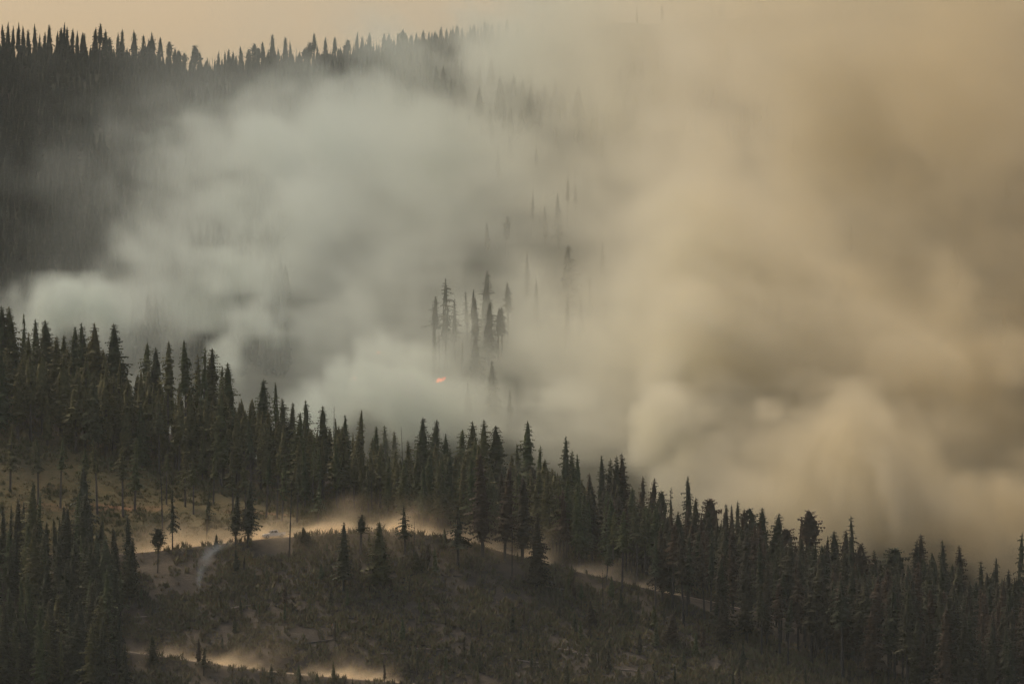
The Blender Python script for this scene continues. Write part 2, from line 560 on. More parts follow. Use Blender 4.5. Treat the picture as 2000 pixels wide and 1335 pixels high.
# --- skyline of the near ridge, read along the photo: (column, top row, kind, width, behind)
SKY1 = [(-14, 620, 'fir', 1, 0), (8, 595, 'fir', .9, 0), (23, 597, 'fir', .9, 0), (48, 612, 'spire', .8, 1), (53, 648, 'fir', .8, -1), (70, 622, 'spruce', .85, 0), (92, 624, 'fir', 1.1, 0),
        (112, 655, 'fir', .8, 0), (124, 652, 'fir', .8, 0), (144, 637, 'spruce', .95, 0), (165, 629, 'spruce', .9, 0), (187, 629, 'spruce', .9, 0), (218, 641, 'fir', .8, 0), (227, 629, 'fir', 1.15, 0),
        (282, 667, 'slim', 1.1, 1), (303, 677, 'column', 1.4, 1), (328, 664, 'slim', 1.05, 0), (338, 697, 'ragged', .8, 1), (363, 664, 'slim', 1.1, 0), (385, 690, 'ragged', .95, 0), (396, 676, 'ragged', 1, 0),
        (413, 679, 'column', 1.5, 0), (434, 712, 'spruce', .9, 1), (448, 707, 'column', 1.5, 0), (511, 738, 'fir', 1, 0), (541, 745, 'tuft', .7, 0), (555, 776, 'fir', .8, 0),
        (571, 784, 'fir', .7, 0), (586, 803, 'fir', .9, -1), (601, 780, 'column', 1, 0), (631, 791, 'column', 1.1, 0), (650, 790, 'snag', 1, 0), (660, 816, 'spire', 1, 0), (678, 808, 'fir', .8, 0), (700, 799, 'spruce', .8, 0),
        (732, 830, 'fir', .9, 0), (756, 829, 'column', 1, 1), (769, 840, 'column', .9, 1), (790, 832, 'snag', 1, 1), (800, 858, 'fir', .8, -1), (822, 812, 'fir', 1.05, 0), (845, 818, 'fir', 1, 0), (870, 845, 'spruce', .9, 0), (896, 836, 'slim', .9, 1),
        (925, 821, 'spruce', 1.05, 0), (943, 818, 'spruce', .95, 0), (970, 830, 'column', 1.7, 0), (1000, 885, 'fir', .9, -1), (1013, 865, 'ragged', .95, 1), (1030, 820, 'slim', 1.2, 1), (1049, 868, 'column', .9, 1), (1065, 895, 'spruce', 1.1, -1),
        (1101, 850, 'spruce', .85, 0), (1119, 878, 'fir', .8, 1), (1128, 884, 'spruce', .8, 1), (1155, 922, 'fir', .8, -1), (1176, 888, 'spruce', .8, 0), (1192, 893, 'fir', .8, 1), (1206, 888, 'fir', .8, 0), (1220, 883, 'fir', 1.0, 0),
        (1251, 928, 'column', 1, 1), (1268, 932, 'column', 1.1, 1), (1290, 958, 'pine', .8, 0), (1310, 950, 'ragged', .7, 1), (1347, 928, 'slim', .9, 1), (1357, 970, 'column', 1.3, 0), (1340, 984, 'fir', .7, 0), (1378, 995, 'pine', .7, 0), (1395, 970, 'pine', .7, 1), (1418, 982, 'fir', .9, 0),
        (1428, 984, 'spire', 1, 1), (1441, 976, 'column', .8, 1), (1455, 992, 'column', 1.2, 0), (1465, 990, 'pine', .7, 0), (1489, 990, 'column', 1.4, 0), (1512, 1001, 'column', 1.4, 0), (1535, 1030, 'pine', .7, 0), (1562, 1008, 'spire', 1, 0),
        (1583, 993, 'pine', .85, 0), (1615, 1045, 'spire', 1, 0), (1632, 1035, 'column', 1.2, 0), (1647, 1032, 'column', 1.2, 0), (1665, 1005, 'ragged', .95, 0), (1686, 1060, 'pine', .7, 0), (1707, 1072, 'fir', .8, 0), (1742, 1067, 'pine', .9, 0), (1762, 1080, 'fir', .8, 0),
        (1787, 1052, 'fir', .8, 0), (1800, 1040, 'fir', 1.25, 0), (1845, 1053, 'fir', .9, 0), (1875, 1063, 'fir', 1, 0), (1915, 1094, 'ragged', .9, 0), (1945, 1088, 'spire', 1, 0), (1985, 1038, 'ragged', .95, 0), (2012, 1085, 'fir', 1, 0)]
SPECIAL = {1347: "lone slim high-crowned tree rising above the ridge line at its middle right", 1030: "tall slim fir with bare trunk towering over the middle of the near ridge",
           541: "thin pole-like tree with a tiny tufted top on the left half of the near ridge", 1985: "ragged dark conifer at the right edge of the picture",
           1583: "round-topped dark pine standing above the lower right ridge line", 1800: "broad dark fir, widest treetop on the lower right ridge",
           227: "largest broad fir at the left, next to the gap in the ridge line", 8: "broad dark fir at the left edge of the picture",
           1665: "ragged dark tree standing tallest among the lower right ridge trees"}
SNAG = []
for s in range(3):
    r_ = random.Random(50 + s)
    v_, f_, _, _ = build_trunk(r_, REF, 34, .3, .95)
    SNAG.append(mesh_np("dead_tree", v_, f_, M['char'], False))
def snag(px, d, H, label, group=None, wide=1.0, x=None):
    if x is None: x = (px - 1000) / F * d
    z = tz(x, d)
    o = obj("dead_tree", random.choice(SNAG), loc=(x, d, z)); s = H / REF
    o.scale = (s * wide * .8, s * wide * .8, s); o.rotation_euler = (random.uniform(-.03, .03), random.uniform(-.04, .04), random.uniform(0, 6))
    tag(o, label, "dead tree", group); TAKEN.append((x, d))
    return o

for i, (px, top, kind, wide, beh) in enumerate(SKY1):
    d = {0: random.uniform(1548, 1582), 1: random.uniform(1596, 1636), -1: random.uniform(1528, 1545)}[beh]
    x = P(px, top, d)[0]; ztop = P(px, top, d)[2]; z = tz(x, d)
    H = ztop - z
    if H < 14:
        d += 12; z = tz(x, d); H = P(px, top, d)[2] - z
    lab = SPECIAL.get(px, f"{DESC.get(kind, 'bare dead')} conifer on the near ridge skyline, {ordn(i + 1)} treetop from the left")
    if kind == 'snag':
        snag(px, d, H, f"bare dead trunk on the near ridge skyline, {ordn(i + 1)} treetop from the left"); continue
    TAKEN.append((x, d))
    sc_ = px > 1130 and random.random() < .55
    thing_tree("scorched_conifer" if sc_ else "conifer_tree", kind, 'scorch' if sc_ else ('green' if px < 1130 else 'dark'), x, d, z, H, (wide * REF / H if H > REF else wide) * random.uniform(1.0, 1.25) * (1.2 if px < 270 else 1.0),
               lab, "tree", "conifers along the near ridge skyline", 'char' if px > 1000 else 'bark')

# --- single trees standing in the clearing and along the road: (column, top, base, kind, material, width, label)
CLEAR = [(403, 958, 1062, 'ragged', 'dark', 1.1, "thin ragged tree by the road, left of the twin trees in the clearing"),
         (460, 962, 1064, 'spruce', 'dark', 1.3, "left one of the dark twin trees beside the dusty road"),
         (484, 938, 1068, 'spruce', 'dark', 1.3, "right and taller one of the dark twin trees beside the dusty road"),
         (308, 1030, 1118, 'pine', 'dark', .9, "small thin-trunked tree with a loose top at the lower left road end"),
         (337, 955, 1080, 'ragged', 'dark', .8, "slender gappy tree in front of the grassy bank near the left stand"),
         (595, 1028, 1072, 'fir', 'dark', 1.5, "small dark cone-shaped fir in front of the bright dust"),
         (671, 1018, 1160, 'spruce', 'dark', 1.15, "narrow dark fir in the clearing below the bright dust"),
         (704, 1004, 1085, 'tuft', 'dark', 2.4, "small bent tuft-topped tree against the bright dust"),
         (743, 1016, 1150, 'fir', 'green', 1.35, "broad hazy fir in the middle of the clearing below the dust"),
         (791, 985, 1082, 'ragged', 'dark', 1.2, "ragged dark tree standing at the dust beside the road bend"),
         (812, 1075, 1120, 'fir', 'green', 1.3, "low bushy young fir in the brown dust veil"),
         (895, 985, 1112, 'ragged', 'dark', 1.6, "dark layered fir with spreading branches in front of the road dust"),
         (870, 1030, 1080, 'spire', 'green', 1.5, "small pointed tree beside the layered fir"),
         (943, 885, 1090, 'spruce', 'scorch', 1.1, "big tree with a thick bare trunk right of the layered fir"),
         (985, 905, 1095, 'spruce', 'scorch', 1.0, "reddish tall tree at the front edge of the ridge stand"),
         (1048, 1000, 1152, 'fir', 'scorch', 1.2, "reddish brown scorched fir at the right end of the clearing"),
         (1020, 930, 1088, 'column', 'scorch', 1.4, "rusty narrow tree at the front edge of the ridge stand"),
         (622, 972, 1022, 'fir', 'green', 1.2, "bushy small fir on the grassy bank above the dust"),
         (1312, 1195, 1262, 'fir', 'scorch', 1.2, "young rusty fir at the foot of the right stand"),
         (1155, 1172, 1225, 'fir', 'scorch', 1.0, "young reddish fir in the burnt clearing"),
         (1412, 1170, 1262, 'fir', 'scorch', 1.1, "rust coloured fir at the foot of the bare dark trunks"),
         (300, 1240, 1302, 'fir', 'dark', 1.3, "dark bushy fir at the start of the lower dust trail"),
         (398, 1262, 1320, 'ragged', 'dark', 1.2, "thin ragged tree in front of the lower dust trail"),
         (530, 1295, 1340, 'ragged', 'dark', 1.6, "small spreading tree in front of the lower dust trail"),
         (652, 1288, 1345, 'spire', 'green', 1.2, "small greenish tree at the right end of the lower dust trail")]
for (px, top, base, kind, mt, wide, lab) in CLEAR:
    x, d, z = hit(px, base, 1320, 1560, terrain, .5)
    H = P(px, top, d)[2] - z
    TAKEN.append((x, d))
    w = wide * min(1.6, max(1.0, (14 / H) ** .5))
    thing_tree("scorched_conifer" if mt == 'scorch' else "conifer_tree", kind, mt, x, d, z, H, w, lab, "tree", "single trees in the clearing")
for (px, top, base, lab) in [(565, 935, 1090, "thin bare dead trunk standing in the clearing in front of the dust"), (808, 1010, 1095, "leaning thin dead pole in the brown dust veil"),
                             (318, 905, 1050, "bare thin pole on the left side of the grassy bank"), (1178, 1110, 1200, "short dead pole in the burnt clearing"),
                             (1000, 1010, 1130, "thin dead pole below the ridge stand's front edge")]:
    x, d, z = hit(px, base, 1320, 1560, terrain, .5)
    snag(px, d, P(px, top, d)[2] - z, lab, "dead poles in the clearing", x=x)
for px, top, base in sorted([(168, 890, 985), (263, 900, 1000), (362, 915, 990), (378, 925, 1005), (520, 930, 1012), (541, 925, 1015), (551, 930, 1018), (620, 1000, 1030), (417, 915, 985), (325, 900, 985), (455, 930, 1000), (20, 850, 960), (75, 870, 985), (118, 880, 992), (190, 885, 1005), (240, 898, 1010), (480, 935, 1005), (580, 950, 1020)]):
    x, d, z = hit(px, base, 1466, 1560, terrain, .5)
    H = max(P(px, top, d)[2] - z, 9) + random.uniform(2, 6)
    TAKEN.append((x, d))
    thing_tree("conifer_tree", ['slim', 'tuft', 'ragged'][px % 3], 'green', x, d, z, H, 1.1, f"bare-stemmed conifer on the grassy bank, {ordn(1 + [20, 75, 118, 168, 190, 240, 263, 325, 362, 378, 417, 455, 480, 520, 541, 551, 580, 620].index(px))} from the left", "tree", "bare-stemmed trees on the grassy bank")

# --- the body of the near stands
def far_enough(x, d, r):
    for (a, b_) in TAKEN:
        if abs(a - x) < r and abs(b_ - d) < r * 1.3: return False
    return True
EDGE_U = [-300, 0, 200, 400, 600, 740, 900, 1000, 1050, 1130, 1200, 1300, 1400, 1500, 1600, 1700, 1800, 2200]
EDGE_V = [800, 866, 900, 944, 988, 1004, 1050, 1078, 1088, 1120, 1160, 1206, 1246, 1284, 1316, 1345, 1380, 1480]
cand = []
for _ in range(9000):
    d = random.uniform(1375, 1592); x = random.uniform(-150, 150)
    if abs(x) > 0.089 * d: continue
    cand.append((x, d))
cx = np.array([c_[0] for c_ in cand]); cd = np.array([c_[1] for c_ in cand]); cz = terrain(cx, cd)
cu, cv_ = proj(cx, cd, cz)
lim = np.interp(cu, EDGE_U, EDGE_V)
stand, left = [], []
for x, d, z, u, v_, l in zip(cx, cd, cz, cu, cv_, lim):
    dr = np.interp(x, R1X, R1D); dr2 = np.interp(x, R2X, R2D)
    if abs(d - dr) < 5 or abs(d - dr2) < 5: continue
    if v_ < l + random.uniform(-6, 6) and d > 1400:
        rr = 3.2 if d < 1535 else 3.8
        if far_enough(x, d, rr):
            stand.append((x, d, z, u, v_)); TAKEN.append((x, d))
    elif d < 1463 and u < 252 + 8 * math.sin(v_ * .05) and u > -80:
        if u > 225 and v_ < 1085: continue
        if far_enough(x, d, 2.5):
            left.append((x, d, z, u, v_)); TAKEN.append((x, d))
sky_u = [s[0] for s in SKY1]; sky_v = [s[1] for s in SKY1]
SKU = np.linspace(-50, 2050, 211)
SKV = np.array([min([v_ for u_, v_ in zip(sky_u, sky_v) if abs(u_ - c_) < 60] or [700]) for c_ in SKU])
SKMAX = np.array([max([v_ for u_, v_ in zip(sky_u, sky_v) if abs(u_ - c_) < 45] or [700]) for c_ in SKU])
low_parts = []       # trees beyond the count limit
def add_low(kind, mt, x, d, z, H, wide):
    low_parts.append((kind, mt, x, d, z, H, wide))
stand.sort(key=lambda s: s[1])
def stand_label(kind, colour, u, v_):
    k = min(range(len(SKY1)), key=lambda i: abs(SKY1[i][0] - u)) + 1
    gap_ = np.interp(u, EDGE_U, EDGE_V) - v_
    row = 'front-row' if gap_ < 18 else ('second-row' if gap_ < 45 else 'back-row')
    return f"{DESC[kind]} {colour} {row} conifer below near-ridge treetop {ordn(k)} from left"
def left_label(kind, u, v_):
    c_ = ['at the left picture edge', 'left of its middle', 'in its middle', 'right of its middle', 'at its right edge'][int(np.clip(u / 52, 0, 4))]
    r_ = ['top', 'upper', 'middle', 'lower', 'bottom'][int(np.clip((v_ - 1085) / 55, 0, 4))]
    return f"{DESC[kind]} conifer, {r_} row of the lower left stand, {c_}"
ng = ns = 0
for (x, d, z, u, v_) in stand:
    H = random.gauss(20.5, 3.6)
    if random.random() < .18: H *= .72
    cap = np.interp(u, SKU, SKMAX) + random.uniform(12, 60) + (25 if 235 < u < 500 else 0)     # stays under the skyline trees
    zc_ = P(u, cap, d)[2]
    H = min(H, zc_ - z)
    if H < 7: continue
    scp = sstep(850, 1250, u) * .55
    is_s = random.random() < scp
    kind = random.choices(['fir', 'spruce', 'column', 'spire', 'slim', 'ragged'], [.8, 2.0, 1.2, .8, 2.2, 1.2] if u < 1050 else [.4, 1.2, 1.0, .6, 3.6, 1.4])[0]
    wide = random.uniform(.85, 1.2)
    if is_s and ns < 170:
        ns += 1
        z_ = stand_label(kind, 'scorched brown', u, v_)
        thing_tree("scorched_conifer", kind, 'scorch', x, d, z, H, wide, z_, "tree", "scorched conifers in the ridge stand", 'char')
    elif not is_s and ng < 210:
        ng += 1
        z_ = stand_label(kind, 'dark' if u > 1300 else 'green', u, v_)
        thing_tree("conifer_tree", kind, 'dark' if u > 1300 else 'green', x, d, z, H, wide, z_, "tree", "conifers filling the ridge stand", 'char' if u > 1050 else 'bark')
    else:
        add_low(kind, 'scorch' if is_s else ('dark' if u > 1300 else 'green'), x, d, z, H, wide)
left.sort(key=lambda s: s[1])
nl = 0
for (x, d, z, u, v_) in left:
    H = random.gauss(18.6, 3.4)
    if u > 215: H = random.gauss(13.5, 2)
    H = min(H, P(u, 872 + random.uniform(0, 90), d)[2] - z)
    if H < 6: continue
    kind = random.choices(['fir', 'spruce', 'column', 'spire'], [2, 2, 1.6, 1])[0]
    if nl < 130:
        nl += 1
        thing_tree("conifer_tree", kind, 'dark' if random.random() < .6 else 'green', x, d, z, H, random.uniform(.8, 1.1), left_label(kind, u, v_), "tree", "conifers of the lower left stand")
    else:
        add_low(kind, 'dark', x, d, z, H, 1.0)
print("STAND", len(stand), "left", len(left), ng, ns, nl, "low", len(low_parts))

def merge_low(name, parts, label, lows, cat):
    """one mesh of many simple trees, two materials (bark, needles by material name)"""
    mats = [M['bark']]; midx = {}
    V = []; LI = []; LT = []; MI = []; off = 0
    for (kind, mt, x, d, z, H, wide) in parts:
        me_ = random.choice(lows(kind, mt))
        if mt not in midx:
            midx[mt] = len(mats); mats.append(M[mt])
        n = len(me_.vertices); co = np.empty(n * 3, np.float32); me_.vertices.foreach_get("co", co); co = co.reshape(-1, 3)
        li = np.empty(len(me_.loops), np.int32); me_.loops.foreach_get("vertex_index", li)
        lt = np.empty(len(me_.polygons), np.int32); me_.polygons.foreach_get("loop_total", lt)
        mi = np.empty(len(me_.polygons), np.int32); me_.polygons.foreach_get("material_index", mi)
        a = random.uniform(0, 6.28); s = H / REF; wide *= 1.4
        ca, sa = math.cos(a) * s * wide, math.sin(a) * s * wide
        V.append(np.stack([co[:, 0] * ca - co[:, 1] * sa + x, co[:, 0] * sa + co[:, 1] * ca + d, co[:, 2] * s + z], 1))
        LI.append(li + off); LT.append(lt); MI.append(np.where(mi == 0, 0, midx[mt])); off += n
    V = np.concatenate(V); LI = np.concatenate(LI); LT = np.concatenate(LT); MI = np.concatenate(MI)
    me_ = bpy.data.meshes.new(name)
    me_.vertices.add(len(V)); me_.vertices.foreach_set("co", V.astype(np.float32).ravel())
    me_.loops.add(len(LI)); me_.loops.foreach_set("vertex_index", LI.astype(np.int32))
    me_.polygons.add(len(LT)); me_.polygons.foreach_set("loop_start", np.concatenate([[0], np.cumsum(LT)[:-1]]).astype(np.int32))
    me_.polygons.foreach_set("loop_total", LT.astype(np.int32)); me_.polygons.foreach_set("material_index", MI.astype(np.int32))
    me_.update(calc_edges=True)
    for q in mats: me_.materials.append(q)
    print(name, "tris", len(LT))
    return tag(obj(name, me_), label, cat, kind="stuff")
if low_parts:
    merge_low("ridge_forest", low_parts, "dark forest mass behind the front trees of the near ridge", lowvar, "forest")

# --- trees on the far slope standing in the smoke: (column, top, base, kind, width, label)
MID = [(872, 542, 722, 'ragged', 1.25, "tallest broad-headed tree of the clump in the smoke left of the flame's column"),
       (851, 578, 716, 'tuft', 1.5, "short-headed tree at the left side of the smoky clump"),
       (889, 582, 705, 'ragged', .9, "ragged tree at the right side of the broad-headed tree in the smoke"),
       (848, 622, 735, 'spire', .9, "thin pale tree left of the smoky clump"), (858, 628, 738, 'snag', 1, "thin pale trunk below the smoky clump"), (868, 618, 735, 'snag', 1, "thin trunk under the broad-headed tree in the smoke"),
       (913, 568, 672, 'ragged', .8, "half-bare tree left of the pale pole in the smoke"), (921, 564, 690, 'tuft', .8, "tall pole-like tree in the centre of the smoke"),
       (929, 580, 705, 'spire', 1.15, "slim dark tree in front of the pale pole in the smoke"),
       (947, 527, 668, 'column', 1.25, "tallest columnar fir standing in the centre of the smoke"), (953, 588, 715, 'column', 1.5, "dense dark fir just below the tallest columnar fir in the smoke"),
       (973, 600, 705, 'slim', 1.3, "left one of two long-trunked trees with short crowns in the smoke"), (980, 598, 708, 'slim', 1.1, "right one of two long-trunked trees with short crowns in the smoke"),
       (993, 549, 660, 'slim', 1.15, "lone oval-crowned fir above the twin long trunks in the smoke"),
       (929, 655, 795, 'spruce', 1.15, "lower foreground fir below the slim dark tree in the smoke"), (961, 702, 815, 'fir', .9, "lower fir below the columnar fir at the foot of the smoke"),
       (1108, 478, 610, 'column', 1.7, "isolated dark fir in the bright tan smoke at upper centre right"),
       (903, 665, 735, 'spire', .8, "small faint tree beside the slim dark tree in the smoke"), (913, 745, 830, 'fir', .8, "faint low fir in the bottom smoke left"), (995, 760, 850, 'fir', .8, "faint low fir in the bottom smoke right"),
       (1028, 490, 590, 'fir', .6, "faint short fir left of the isolated dark fir"), (1046, 545, 660, 'fir', .7, "pale fir ghost right of the oval-crowned fir"), (1049, 572, 670, 'spire', .9, "pale thin tree in front of the ghostly fir"),
       (1107, 568, 690, 'spire', .9, "pale spindly tree below the isolated dark fir"), (1155, 540, 640, 'ragged', .7, "pale ragged tree at the right of the smoky slope"), (1136, 583, 680, 'ragged', .7, "pale gappy tree right of the spindly one"),
       (1185, 590, 680, 'spire', .8, "faintest thin tree at the right of the smoky slope"), (1040, 370, 462, 'ragged', .7, "ghostly tree at the top of the smoky slope, left of the pair"), (1092, 376, 490, 'spruce', .7, "ghostly taller tree of the pair high on the smoky slope"),
       (1066, 400, 480, 'spruce', .7, "ghostly shorter tree of the pair high on the smoky slope"), (1108, 345, 450, 'tuft', .7, "ghostly thin tree with tiny top high on the smoky slope"), (1125, 360, 440, 'tuft', .9, "ghostly small tree right of the tiny-topped one"),
       (953, 432, 505, 'spruce', .7, "blurred tree left of the upper smoky slope"), (990, 422, 500, 'pine', .7, "blurred round tree on the upper smoky slope"), (1176, 468, 540, 'fir', .5, "blurred tree right of the isolated dark fir")]
for (px, top, base, kind, wide, lab) in MID:
    x, d, z = hit(px, base, 1690, 2790, terrain, 1.0)
    H = P(px, top, d)[2] - z
    TAKEN.append((x, d))
    if kind == 'snag':
        snag(px, d, H, lab, "trees standing in the smoke", x=x); continue
    thing_tree("smoke_veiled_tree", kind, 'dark', x, d, z, H, wide * REF / H if H > REF else wide, lab, "tree", "trees standing in the smoke")

# --- far ridge skyline
SKY2 = [(12, 42, 'spire'), (4, 47, 'spire'), (22, 50, 'spire'), (33, 44, 'spire'), (43, 50, 'spire'), (53, 57, 'column'), (66, 46, 'spire'), (75, 66, 'spire'), (85, 62, 'column'), (95, 48, 'column'), (109, 60, 'spire'), (116, 53, 'column'), (122, 44, 'spire'), (128, 52, 'fir'),
        (138, 56, 'column'), (148, 60, 'spire'), (157, 63, 'column'), (163, 64, 'column'), (183, 53, 'spruce'), (193, 45, 'tuft'), (203, 57, 'ragged'), (212, 73, 'pine'), (228, 63, 'spire'), (236, 56, 'fir'), (261, 58, 'spruce'), (279, 67, 'spruce'), (288, 74, 'ragged'), (296, 62, 'spruce'),
        (311, 72, 'ragged'), (329, 81, 'pine'), (339, 92, 'ragged'), (347, 98, 'pine'), (359, 103, 'pine'), (372, 108, 'spire'), (380, 88, 'pine'), (389, 100, 'column'), (402, 112, 'spire'), (413, 104, 'snag'), (425, 99, 'fir'), (438, 99, 'spire'), (444, 95, 'column'), (453, 100, 'slim'), (460, 108, 'tuft'), (470, 90, 'column'),
        (485, 96, 'pine'), (495, 85, 'pine'), (503, 93, 'pine'), (512, 81, 'slim'), (522, 96, 'spire'), (531, 66, 'column'), (543, 95, 'tuft'), (556, 71, 'column'), (567, 80, 'spire'), (577, 83, 'snag'), (583, 100, 'column'), (594, 92, 'pine'), (604, 82, 'pine'), (613, 64, 'tuft'), (619, 87, 'fir'),
        (635, 72, 'column'), (652, 71, 'slim'), (661, 102, 'spire'), (667, 97, 'spire'), (678, 77, 'pine'), (696, 62, 'spire'), (707, 71, 'ragged'), (720, 62, 'spruce'), (735, 84, 'spire'), (749, 62, 'ragged'), (758, 63, 'ragged'), (777, 64, 'column'), (786, 58, 'pine'), (793, 64, 'column'), (804, 67, 'ragged'), (826, 57, 'spruce'), (837, 61, 'column'), (844, 63, 'column'),
        (860, 51, 'spruce'), (873, 70, 'column'), (892, 48, 'spire'), (898, 70, 'pine'), (912, 60, 'spire'), (920, 57, 'pine'), (946, 41, 'fir'), (962, 42, 'spire'), (975, 40, 'column'), (990, 36, 'spruce')]
for i, (px, top, kind) in enumerate(sorted(SKY2)):
    d = random.uniform(2788, 2812)
    x = (px - 1000) / F * d; z = tz(x, d); ztop = P(px, top, d)[2]
    H = ztop - z
    if kind == 'snag':
        snag(px, d, H, f"bare dead trunk on the far ridge, {ordn(i + 1)} treetop from the left", "trees along the far ridge"); continue
    o = obj("far_conifer", random.choice(lowvar(kind, 'far')), loc=(x, d, z))
    s = H / REF; w = {'spire': 1.75, 'column': 1.7, 'pine': 1.25, 'fir': 1.15, 'tuft': 1.6}.get(kind, 1.45)
    o.scale = (s * w, s * w, s); o.rotation_euler = (0, 0, random.uniform(0, 6))
    lab = {531: "tallest dark column in the middle of the far ridge skyline", 613: "thinnest tall spire on the far ridge skyline", 652: "small slim tree alone in a gap of the far ridge skyline",
           678: "round-headed small tree on the far ridge where the smoke begins", 946: "rightmost clear pointed tree on the far ridge before the smoke hides it"}.get(px, f"{DESC[kind]} tree on the far ridge skyline, {ordn(i + 1)} treetop from the left")
    tag(o, lab, "tree", "trees along the far ridge")

# --- forest on the far slope (too far and hazy to count)
far_parts = []
fx = np.concatenate([rng.uniform(-330, 120, 9500), rng.uniform(120, 330, 1200), rng.uniform(-300, 60, 900)]); fd = np.concatenate([rng.uniform(1960, 2830, 10700), rng.uniform(2765, 2806, 900)])
fz = terrain(fx, fd); fu, fv = proj(fx, fd, fz)
for x, d, z, u, v_ in zip(fx, fd, fz, fu, fv):
    if u < -250 or u > 2250: continue
    cov = 0.97 if u < 560 else (.03 if d < 2500 else .2)
    if d > 2700: cov = 1 if u < 960 else .1
    if 560 < u < 1300 and d < 2450: cov = 0
    if random.random() > cov: continue
    H = random.uniform(10, 17) if d < 2740 else random.uniform(6, 9.5)
    far_parts.append((random.choice(['spire', 'column', 'spruce', 'fir']), 'far', x, d, z, H, random.uniform(.9, 1.3)))
FARV = {}
def farvar(kind, mt):
    if (kind, mt) not in FARV:
        L = []
        for s in range(3):
            r_ = random.Random(900 + s + len(kind) * 7)
            base, R, step, nb, prof, droop, gap, tuft_, stubs = SPEC[kind]
            cv, cf = build_crown(r_, REF, base * .6, R, step * 3.0, 5, 0, 0, prof, droop, 0, 1, tuft_, .75, 1.6)
            tv = [(-.2, -.1, -1), (.2, -.1, -1), (0, .2, -1), (0, 0, REF * .95)]
            tf = [(0, 1, 3), (1, 2, 3), (2, 0, 3)]
            me_ = mesh_np("conifer", tv + cv, tf + [tuple(i_ + 4 for i_ in q) for q in cf])
            mi = np.zeros(len(me_.polygons), np.int32); mi[3:] = 1
            me_.polygons.foreach_set("material_index", mi)
            L.append(me_)
        FARV[(kind, mt)] = L
    return FARV[(kind, mt)]
merge_low("far_forest", far_parts, "dark hazy forest covering the far mountain slope", farvar, "forest")

# ------------------------------------------------------------------ brush, grass, saplings, logs
m, t, b = mat("brush_mixed")
n1 = noise(t, 0.05, 4, .7); n2 = noise(t, 0.9, 3, .7)
c1 = ramp(t, [(0.30, (0.075, 0.066, 0.052)), (0.45, (0.145, 0.118, 0.078)), (0.55, (0.115, 0.130, 0.062)), (0.70, (0.200, 0.120, 0.078))], n2)
c2 = ramp(t, [(0.35, (0.7, 0.7, 0.75)), (0.65, (1.35, 1.25, 1.05))], n1)
t.links.new(mixc(t, 1.0, c1, c2, 'MULTIPLY'), b.inputs["Base Color"]); b.inputs["Roughness"].default_value = .9
b.inputs["Specular IOR Level"].default_value = 0.1
M['brushmix'] = m
m, t, b = mat("dry_grass")
n2 = noise(t, 0.35, 5, .7)
c1 = ramp(t, [(0.3, (0.07, 0.078, 0.032)), (0.5, (0.15, 0.125, 0.055)), (0.7, (0.20, 0.145, 0.065))], n2)
t.links.new(c1, b.inputs["Base Color"]); b.inputs["Roughness"].default_value = .9
b.inputs["Specular IOR Level"].default_value = 0.1
M['grass'] = m

def tufts(name, x, d, hmin, hmax, nblade, spread, wid, material, label, cat):
    n = len(x); z = terrain(x, d)
    k = nblade
    H = rng.uniform(hmin, hmax, n)[:, None] * rng.uniform(.5, 1.0, (n, k))
    a = rng.uniform(0, 6.283, (n, k)); rr = spread * rng.random((n, k)) * (H / hmax + .3)
    bx_ = x[:, None] + rr * np.cos(a); bd = d[:, None] + rr * np.sin(a); bz = np.repeat(z[:, None], k, 1) - .15
    a2 = rng.uniform(0, 6.283, (n, k)); w = wid * rng.uniform(.6, 1.4, (n, k)) * (H / hmax + .3)
    p0 = np.stack([bx_ - w * np.cos(a2), bd - w * np.sin(a2), bz + H * rng.uniform(0, .35, (n, k))], -1)
    p1 = np.stack([bx_ + w * np.cos(a2), bd + w * np.sin(a2), bz + H * rng.uniform(0, .35, (n, k))], -1)
    p2 = np.stack([bx_ + rng.normal(0, .25, (n, k)) * H, bd + rng.normal(0, .25, (n, k)) * H, bz + H], -1)
    V = np.stack([p0, p1, p2], 2).reshape(-1, 3)
    f = np.arange(len(V), dtype=np.int32).reshape(-1, 3)
    tag(obj(name, mesh_np(name, V, f, material)), label, cat, kind="stuff")

def scatter(n, d0, d1, test):
    d = rng.uniform(d0, d1, n); x = rng.uniform(-.092, .092, n) * d
    z = terrain(x, d); u, v_ = proj(x, d, z)
    dr = np.abs(d - np.interp(x, R1X, R1D)); dr2 = np.abs(d - np.interp(x, R2X, R2D))
    ok = (dr > 3.2) & (dr2 > 3.2) & test(x, d, u, v_)
    return x[ok], d[ok]
lim_ = lambda u: np.interp(u, EDGE_U, EDGE_V)
bx_, bd_ = scatter(34000, 1372, 1462, lambda x, d, u, v_: (u > 235) & ~((np.abs(x - P(534, 1032, 1465)[0]) < 5) & (d > 1454)) & (v_ > lim_(u) - 40) & (fbm(x, d, d * 0, 11., 3, 21.) > rng.normal(.42, .10, len(x))))
tufts("burnt_brush", bx_, bd_, .5, 2.2, 12, .9, .22, M['brushmix'], "burnt brown and olive brush covering the clearing", "brush")
bx_, bd_ = scatter(16000, 1467, 1532, lambda x, d, u, v_: (u < 860) & (fbm(x, d, d * 0, 9., 3, 25.) > .38))
tufts("bank_grass", bx_, bd_, .3, .9, 7, .6, .12, M['grass'], "dry tan grass on the bank behind the road", "grass")
bx_, bd_ = scatter(5000, 1468, 1532, lambda x, d, u, v_: (u < 820) & (fbm(x, d, d * 0, 7., 3, 35.) > .5))
tufts("bank_shrubs", bx_, bd_, .5, 1.7, 12, .9, .24, M['green'], "low olive shrubs dotting the grassy bank behind the road", "shrubs")
bx_, bd_ = scatter(9000, 1468, 1560, lambda x, d, u, v_: (v_ < lim_(u) + 18))
